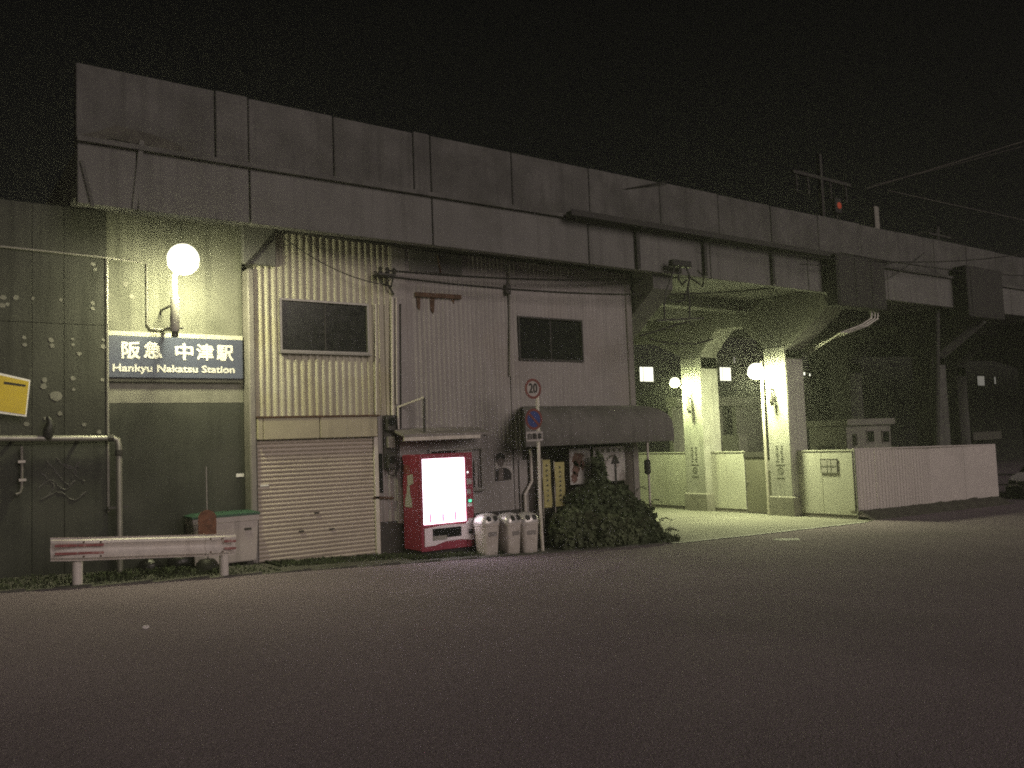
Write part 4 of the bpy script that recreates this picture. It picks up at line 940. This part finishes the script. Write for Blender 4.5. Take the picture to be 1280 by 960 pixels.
def fence_run(a, b, amp, pitch, z0, z1a, z1b, nm, panel_w):
    L = float(np.hypot(*(b-a))); dirv = (b-a)/L; nrm = np.array([dirv[1], -dirv[0]]); k = max(1, round(L/panel_w))
    for i in range(k):
        t0, t1 = i/k*L+.004, (i+1)/k*L-.004; n = max(6, int((t1-t0)/pitch*8)); v = []; f = []
        for j in range(n+1):
            t_ = t0+(t1-t0)*j/n; d_ = amp*math.tanh(2.0*math.sin(t_/pitch*2*math.pi)); zt_ = z1a+(z1b-z1a)*t_/L
            for off in (0, -.012):
                p_ = a+dirv*t_+nrm*(d_+off); v += [(p_[0], p_[1], z0+G(p_[0])), (p_[0], p_[1], zt_)]
        for j in range(n):
            q = 4*j; w_ = q+4; f += [(q, w_, w_+1, q+1), (q+2, q+3, w_+3, w_+2), (q+1, w_+1, w_+3, q+3), (q, q+2, w_+2, w_)]
        f += [(0, 1, 3, 2), (4*n, 4*n+2, 4*n+3, 4*n+1)]
        MB().add(v, f).build(nm, hoard_s, sf)
ze = AY(1244, 556, 13.45)[2]
fence_run(s0, s1, .016, .15, .24, hz1, (hz1+ze)/2, 'corrugated_panel', .9)
fence_run(s1, s2, .006, .11, .24, (hz1+ze)/2, ze, 'flat_panel', 1.8)
MB().bar((s0[0]-.0, s0[1]+.03, hz1+.01), (s2[0], s2[1]+.03, ze+.01), .05, .04).build('top_rail', hoard_s, sf)
MB().tube([(s0[0]-.03, s0[1]-.03, hb), (s0[0]-.03, s0[1]-.03, hz1)], .03, 8).build('corner_post', galv, sf)
# soil and rubble kerb under it
v = []; f = []; nk = 40
for i in range(nk+1):
    u = i/nk; p_ = s0*(1-u)+s2*u if False else (s0+(s2-s0)*u); gz_ = G(p_[0])
    yy = np.interp(p_[0], [s0[0], s1[0], s2[0]], [s0[1], s1[1], s2[1]])
    for dy, dz in ((-.42, -.02), (-.30, .10), (-.16, .20), (.0, .25), (.25, .25)): v.append((p_[0]-.05, yy+dy+RNG.normal()*.02, gz_+dz+RNG.normal()*.012))
for i in range(nk):
    for j in range(4): f.append((i*5+j, (i+1)*5+j, (i+1)*5+j+1, i*5+j+1))
struct(MB().add(v, f).build('soil_bank', kerb_m, None, True))

# passage lamps on the pier columns
def pier_lamp(yc, gpx, bpx, name, label, gm_, rad):
    g3 = AX(*gpx, PX-.62); t0 = (PX-.14, g3[1]-.15, g3[2]-.95); t1 = (PX-.20, g3[1]-.12, g3[2]-.12)
    t = globe_lamp(name, t0, (PX-.26, g3[1]-.08, g3[2]-.22), g3, rad, label, gm_, split=-.22, group='passage lamps', wall_pt=None)
    for k in (.15, .55):
        a = Vector(t0).lerp(Vector((PX-.26, g3[1]-.08, g3[2]-.22)), k); MB().tube([a, (PX+.01, a.y, a.z)], .024, 8).build('wall_arm', dark_metal, t)
    return t
pier_lamp(19.9, (843.5, 478), None, 'wall_lamp', 'green-white globe lamp on the rear pier column in the passage', lampglass3, .17)
pier_lamp(16.5, (945, 464), None, 'wall_lamp', 'brightest globe lamp, on the pier column nearest the street', lampglass2, .25)

# ================================================================== FASCIA SERVICES
tr = thing('cable_tray', AY(900, 296, FY-.15), 'dark cable tray bracketed along the viaduct side', 'cable tray')
zt_ = 6.86
MB().box(11.6, 23.8, FY-.32, FY-.12, zt_-.02, zt_+.015).build('tray', trans_m, tr)
MB().box(11.6, 23.8, FY-.335, FY-.321, zt_-.03, zt_+.10).build('tray_lip', trans_m, tr)
for x, y in ((798, 300), (882, 310), (967, 325), (1045, 345)):
    X_ = AY(x, y, FY-.1)[0]; MB().box(X_-.05, X_+.05, FY-.09, FY-.004, ZS+.02, zt_-.022).build('bracket', trans_m, tr)
    MB().box(X_-.04, X_+.04, FY-.31, FY-.09, zt_-.06, zt_-.022).build('arm', trans_m, tr)
for k, dy in enumerate((.16, .22, .27)):
    MB().tube([(11.6, FY-dy-.02, zt_+.045), (16, FY-dy-.02, zt_+.05), (20, FY-dy-.015, zt_+.04), (23.8, FY-dy-.02, zt_+.05)], .028, 6).build('cable', cable_m, tr)
ec = thing('equipment_cabinet', AY(1072, 388, FY-.3), 'large dark equipment cabinet hung on the viaduct side above the pier', 'cabinet')
xa, xb = AY(1043, 350, FY-.4)[0], AY(1103, 350, FY-.4)[0]
cz_ = (AY(1072, 385, FY-.4)[2], AY(1072, 322, FY-.4)[2])
MB().bbox(xa, xb, FY-.50, FY-.12, cz_[0], cz_[1], .03).build('case', trans_m, ec)
for k in range(3): MB().box(xa+.06+k*(xb-xa)/3, xa-.06+(k+1)*(xb-xa)/3, FY-.515, FY-.501, cz_[0]+.08, cz_[1]-.08).build('door', trans_m, ec)
MB().box(xa+.1, xb-.1, FY-.12, FY-.002, cz_[0]+.2, cz_[0]+.3).build('mount', dark_metal, ec)
for k, dx in enumerate((.1, .25, .42)):
    e = [(xb-dx, FY-.25, cz_[0]+.02), (xb-dx-.05, FY-.25, cz_[0]-.22), (xb-dx-.35, FY-.1, cz_[0]-.42), (xb-dx-.9, FY+.2, cz_[0]-.62), (PX+.9, 15.75, 4.5-.1*k)]
    MB().tube(e, .032, 7).build('conduit', galv, ec, True)
t = thing('equipment_cabinet', AY(1228, 400, FY-.3), 'farther dark cabinet hung on the viaduct side beyond the utility pole', 'cabinet')
xa, xb = AY(1206, 360, FY-.4)[0], AY(1250, 360, FY-.4)[0]; cz2 = (AY(1228, 398, FY-.4)[2], AY(1228, 336, FY-.4)[2])
MB().bbox(xa, xb, FY-.5, FY-.02, cz2[0], cz2[1], .03).build('case', trans_m, t)
MB().box(xa+.2, xb-.2, FY-.515, FY-.501, cz2[0]+.1, cz2[1]-.1).build('door', trans_m, t)
# cable loops hanging by the shed corner
cb = thing('cable_junction', AY(850, 335, FY-.2), 'tangle of black cable loops hanging from the viaduct at the shed corner', 'cables')
CY = FY-.25
MB().bbox(*sorted((AY(838, 330, CY)[0], AY(862, 330, CY)[0])), CY-.08, CY+.08, AY(850, 334, CY)[2], AY(850, 326, CY)[2], .02).build('closure', black, cb)
for pth in (((843,334),(838,350),(832,365),(830,385),(831,400)), ((832,372),(842,378),(855,376),(860,360),(862,345),(858,335)), ((860,345),(870,352),(878,358),(880,346),(872,338)), ((860,360),(862,380),(862,400)), ((850,334),(848,350),(853,356),(858,350)), ((800,420),(820,414),(845,406),(862,402),(868,408)), ((812,424),(840,430),(870,430),(890,424))):
    MB().tube([AY(x, y, CY+RNG.uniform(-.05, .05)) for x, y in pth], .022, 6).build('cable_loop', cable_m, cb, True)
q0, q1 = AY(820, 401, CY), AY(878, 398, CY); MB().bar(q0, q1, .10, .05).build('cross_arm', trans_m, cb)
MB().bar(AY(850, 326, CY), (AY(850, 326, FY)[0], FY+.0, ZS+.05), .04, .04).build('hanger', trans_m, cb)

# ================================================================== UTILITY POLE AND WIRES
pb_ = AY(1165, 560, 14.45); PXx = float(pb_[0]); ptop = AY(1172, 295, 14.45)
up = thing('utility_pole', (PXx, 14.45, float(G(PXx))), 'slim grey utility pole behind the street hoarding', 'utility pole')
MB().tube([(PXx, 14.45, float(G(PXx))-.1), (ptop[0], 14.45, ptop[2]+.3)], [.12, .08], 12).build('shaft', trans_m, up, True)
for dz in (0, -.7):
    MB().bar((ptop[0]-.7, 14.40, ptop[2]+dz), (ptop[0]+.7, 14.40, ptop[2]+dz), .07, .07).build('cross_arm', trans_m, up)
    for dx in (-.6, -.2, .25, .6):
        MB().lathe([(.02,0),(.05,.03),(.03,.07),(.05,.1),(.02,.14)], (ptop[0]+dx, 14.40, ptop[2]+dz+.035), 8).build('insulator', trans_m, up)
MB().lathe([(.20, 0), (.24, .03), (.24, .62), (.2, .66), (.06, .72)], (ptop[0]+.42, 14.45, ptop[2]-1.9), 14).build('transformer', trans_m, up, True)
MB().bar((ptop[0], 14.45, ptop[2]-1.5), (ptop[0]+.4, 14.45, ptop[2]-1.5), .06, .08).build('transformer_bracket', trans_m, up)
def wire(a, b, sag, r, label, mt=cable_m, n=14):
    a, b = np.array(a, float), np.array(b, float)
    pts = [a+(b-a)*i/n-np.array([0, 0, sag*4*(i/n)*(1-i/n)]) for i in range(n+1)]
    return tag(MB().tube(pts, r, 5).build('overhead_wire', mt), label, 'wire', 'overhead wires')
iq = AY(477, 344, SY-.25)
wire(AY(352, 290, SY-.12), AY(838, 226, FY-.05), .12, .02, 'thin black wire rising from the shed corner to the parapet top')
wire(iq+np.array([.1,0,.1]), ptop+np.array([-.6,-.05,.1]), .75, .022, 'upper service wire from the shed bracket to the utility pole')
wire(iq+np.array([.1,-.05,-.03]), ptop+np.array([-.2,-.05,-.6]), .80, .022, 'lower service wire from the shed bracket to the utility pole')
wire(AY(345, 290, SY-.12), AY(474, 355, SY-.25), .15, .010, 'slack wire drooping from the shed corner to the wall bracket')
wire((XL+.35, SY-.12, ZR-.06), (4.95, SY-.14, 5.35), .02, .03, 'short thick cable at the top corner of the shed')
wire(AY(1106, 350, FY-.5), ptop+np.array([0,-.06,-.1]), .1, .012, 'wire from the equipment cabinet up to the utility pole')
wire(ptop+np.array([.3,-.05,.05]), (46, 14.3, 7.4), .5, .03, 'thick wire leaving the utility pole along the viaduct')
wire(ptop+np.array([.6,-.05,.1]), (60, 13.0, 8.6), .6, .014, 'thin wire leaving the utility pole along the street')
wire(AY(880, 303, FY-.3), (34, 13.2, 8.3), .5, .018, 'dark wire passing the cable tray towards the far end of the street')
wire(AY(1000, 330, FY-.4), ptop+np.array([-.3,-.05,-.65]), .2, .016, 'short dark wire from the cable tray to the utility pole')
wire(AY(1050, 316, FY-.4), (40, 13.6, 7.9), .3, .018, 'dark wire from the cabinet top along the parapet')
m0 = AY(1083, 236, 15.4)
wire(m0, AY(1400, 139, 9.5), .02, .016, 'pale bare cable slanting up over the street from the mast', cable_lt)
wire(m0+np.array([.3,0,.15]), AY(1400, 148, 9.6), .05, .010, 'pale thin cable just below the bare cable over the street', cable_lt)
wire(AY(1110, 238, 15.4), AY(1400, 300, 11.5), .02, .009, 'pale thin cable slanting down over the street', cable_lt)
# catenary mast on the viaduct
mq = AY(1030, 300, 18.5); MX = float(mq[0])
cm = thing('catenary_mast', (MX, 18.5, ZL-.02), 'dark railway mast with insulators standing on the viaduct', 'mast')
ztop = AY(1035, 196, 18.5)[2]
MB().box(MX-.07, MX+.07, 18.43, 18.57, ZL-.02, ztop).build('mast', trans_m, cm)
zx = AY(1030, 226, 18.5)[2]
MB().box(MX-1.7, MX+1.9, 18.44, 18.56, zx, zx+.12).build('cross_arm', trans_m, cm)
for dx in (-1.5, -.8, .6, 1.6):
    MB().lathe([(.03,0),(.08,.05),(.04,.2),(.08,.3),(.04,.45),(.07,.55),(.03,.7)], (MX+dx, 18.5, zx-.72), 8).build('insulator', trans_m, cm)
q = AY(1045, 258, 14.6); sg2 = thing('rail_signal', (q[0], 14.6, ZL), 'small dim red railway signal on the viaduct edge', 'signal')
MB().tube([(q[0], 14.6, ZL-.03), (q[0], 14.6, q[2]-.2)], .04, 8).build('post', trans_m, sg2)
MB().bbox(q[0]-.16, q[0]+.16, 14.5, 14.65, q[2]-.25, q[2]+.25, .03).build('head', black, sg2)
MB().disc_y((q[0], 14.499, q[2]), .10, .02, 14).build('lens', red_sig, sg2)
q = AY(1093, 266, 14.6); tag(MB().bbox(q[0]-.12, q[0]+.12, 14.5, 14.7, ZL-.02, q[2]+.2, .03).build('relay_box', galv), 'small grey relay box on the viaduct edge near the signal', 'box')

# ================================================================== BEHIND THE PASSAGE AND TO THE RIGHT
BY = 32.0
bld = thing('apartment_block', (40, BY, float(G(40))), 'dark building beyond the viaduct with a few lit windows', 'building')
MB().box(20, 45.8, BY, BY+9, -1.2, 13.0).build('wall', far_wall, bld)
MB().box(19.8, 46.0, BY-.2, BY+9.2, 13.0, 13.3).build('roof', far_wall, bld)
def bwin(par, x0, x1, y0, y1, mt, Y=BY):
    a, b = AY(x0, y0, Y-.05), AY(x1, y1, Y-.05); fr_ = MB(); t_ = .06
    fr_.box(a[0]-t_, b[0]+t_, Y-.08, Y-.002, a[2], a[2]+t_).box(a[0]-t_, b[0]+t_, Y-.08, Y-.002, b[2]-t_, b[2]).box(a[0]-t_, a[0], Y-.08, Y-.002, b[2], a[2]).box(b[0], b[0]+t_, Y-.08, Y-.002, b[2], a[2])
    w_ = fr_.build('window', dark_metal, par); m_ = a[0]+(b[0]-a[0])*.28
    MB().box(a[0]+.005, m_-.03, Y-.05, Y-.03, b[2]+.005, a[2]-.005).build('pane', mt, w_)
    MB().box(m_+.03, b[0]-.005, Y-.05, Y-.03, b[2]+.005, a[2]-.005).build('pane', mt, w_)
bwin(bld, 799, 817, 458.5, 477, lit_win); bwin(bld, 899, 914, 459, 476, lit_win)
bwin(bld, 916, 919, 446, 454, dim_win); bwin(bld, 1003.5, 1006.5, 465, 469, lit_win); bwin(bld, 1011, 1013, 467, 470, lit_win)
b2 = thing('dark_warehouse', (62, 30, float(G(62))), 'unlit block far along the street with two dim windows', 'building')
MB().box(47.5, 80, 30, 40, -1.2, 11).build('wall', far_wall, b2)
MB().box(47.3, 80.2, 29.8, 40.2, 11.0, 11.3).build('roof', far_wall, b2)
bwin(b2, 1221, 1231, 470, 482, dim_win, 30.0); bwin(b2, 1242, 1245, 471, 480, dim_win, 30.0)
a, b = AY(1196, 541, 30), AY(1232, 547, 30)
MB().box(a[0], b[0], 28.9, 29.99, b[2]-.1, a[2]).build('porch_roof', far_hut, b2)
HY, HB = 17.3, 18.8
hx0, hx1 = AY(1058, 540, HY)[0], AY(1113, 540, HY)[0]; hzt = AY(1085, 531, HY)[2]
hut = thing('site_hut', ((hx0+hx1)/2, HY, float(G(hx0))), 'flat-roofed pale hut behind the street hoarding with two small windows', 'hut')
MB().box(hx0, hx1, HY, HB, -.75, hzt).build('wall', far_hut, hut)
MB().box(hx0-.12, hx1+.12, HY-.14, HB+.12, hzt+.003, AY(1085, 523.5, HY)[2]).build('roof', far_hut, hut)
for x in (1088, 1107):
    a, b = AY(x-4.5, 539, HY-.02), AY(x+4, 552, HY-.02); w_ = MB().box(a[0]-.03, b[0]+.03, HY-.04, HY-.002, b[2]-.03, a[2]+.03).build('window', trim_grey, hut)
    MB().box(a[0], b[0], HY-.055, HY-.042, b[2], a[2]).build('pane', glass_dk, w_)
MB().box(hx0-.02, hx0-.003, HY+.5, HY+1.2, -.6, 1.45).build('door', trim_dk, hut)
q = AY(1070, 546, HY-.1); MB().box(q[0]-.05, q[0]+.05, HY-.12, HY-.002, q[2]-.30, q[2]+.1).build('meter_box', trim_dk, hut)
# store under the viaduct behind the hoarding
st = thing('under_viaduct_store', (27, 23.2, float(G(27))), 'plain concrete store under the viaduct with a dark doorway', 'building')
y_ = 22.6
a = AY(898, 520, y_)[0]; b = AY(922, 520, y_)[0]; c_ = AY(950, 520, y_)[0]
MB().box(a-2.6, a+.25, y_, y_+.2, -.7, 3.1).build('wall', far_hut, st)
MB().box(b-.1, c_+1.2, y_, y_+.2, -.7, 3.1).build('wall', far_hut, st)
MB().box(a-2.6, c_+1.2, y_-.25, y_+.3, 3.103, 3.45).build('lintel', far_hut, st)
MB().box(a+.25, b-.1, y_+.5, y_+.55, -.7, 3.1).build('dark_doorway', trim_dk, st)
MB().box(a-.55, a-.05, 21.2, 22.0, -.7, 1.95).build('buttress', far_hut, st)

# parked car beyond the end of the street hoarding
cx, cyy = 31.0, 13.35; cg = float(G(cx))
car = thing('parked_car', (cx, cyy, cg), 'white parked car nosing out behind the end of the street hoarding', 'car')
L_, W_ = 3.9, 1.62; y0, y1 = cyy-W_/2, cyy+W_/2
def carsec(x, zlo, zhi, inset): 
    return [(cx+x, y0+inset, cg+zlo), (cx+x, y0+.02+inset, cg+zlo+(zhi-zlo)*.5), (cx+x, y0+.12+inset, cg+zhi), (cx+x, y1-.12-inset, cg+zhi), (cx+x, y1-.02-inset, cg+zlo+(zhi-zlo)*.5), (cx+x, y1-inset, cg+zlo)]
MB().loft([carsec(0, .3, .62, .12), carsec(.12, .22, .74, .03), carsec(.9, .2, .86, 0), carsec(1.1, .2, .9, 0), carsec(3.2, .2, .92, 0), carsec(3.75, .22, .86, .03), carsec(3.9, .32, .66, .1)]).build('body', car_w, car, True)
def cabsec(x, z, i): return [(cx+x, y0+.08+i, cg+z), (cx+x, y1-.08-i, cg+z)]
v = [(cx+.95, y0+.10, cg+.87), (cx+.95, y1-.10, cg+.87), (cx+3.7, y1-.10, cg+.88), (cx+3.7, y0+.10, cg+.88), (cx+1.65, y0+.24, cg+1.42), (cx+1.65, y1-.24, cg+1.42), (cx+3.2, y1-.24, cg+1.44), (cx+3.2, y0+.24, cg+1.44)]
cb_ = MB().add(v, [(0,1,5,4),(1,2,6,5),(2,3,7,6),(3,0,4,7),(4,5,6,7),(0,3,2,1)]).build('cabin_glass', car_k, car)
MB().bbox(cx+1.62, cx+3.24, y0+.22, y1-.22, cg+1.42, cg+1.47, .02).build('roof', car_k, car)  # black on a white car: shade put into the roof colour
MB().bbox(cx-.05, cx+.10, y0+.05, y1-.05, cg+.20, cg+.44, .03).build('bumper', car_k, car)
MB().bbox(cx-.02, cx+.10, y0+.45, y1-.45, cg+.48, cg+.60, .01).build('grille', car_k, car)
for y in (y0+.16, y1-.40): MB().bbox(cx-.015, cx+.14, y, y+.24, cg+.50, cg+.64, .02).build('headlight', glass_dk, car)
MB().box(cx-.068, cx-.052, cyy-.17, cyy+.17, cg+.27, cg+.40).build('number_plate', paper, car)
for x in (.72, 3.15):
    for y in (y0+.0, y1-.19):
        w_ = MB(); n = 20; r_ = .29
        w_.loft([[(cx+x+r_*math.cos(2*math.pi*k/n), yy, cg+r_+r_*math.sin(2*math.pi*k/n)) for k in range(n)] for yy in (y-.01, y+.20)])
        wo = w_.build('wheel', tyre_m, car, True)
        MB().loft([[(cx+x+.17*math.cos(2*math.pi*k/n), yy, cg+r_+.17*math.sin(2*math.pi*k/n)) for k in range(n)] for yy in (y-.02, y+.21)]).build('rim', galv, wo)

# ================================================================== HAZE ADDED FOR LAMP GLOW
hm = bpy.data.materials.new('glow_haze'); hm.use_nodes = True; hn = hm.node_tree; hn.nodes.remove(hn.nodes['Principled BSDF'])
pv = hn.nodes.new('ShaderNodeVolumePrincipled'); pv.inputs['Color'].default_value = (.93, .94, .90, 1); pv.inputs['Density'].default_value = .0034; pv.inputs['Anisotropy'].default_value = .62
hn.links.new(pv.outputs[0], hn.nodes['Material Output'].inputs['Volume'])
hm.cycles.volume_sampling = 'EQUIANGULAR'; hm.cycles.homogeneous_volume = True
hz_o = MB().box(-121, 421, -61, 301, -8.5, 14.2).build('haze', hm); tag(hz_o, 'thin haze added for lamp halos and lifted darks', 'haze', kind='stuff')
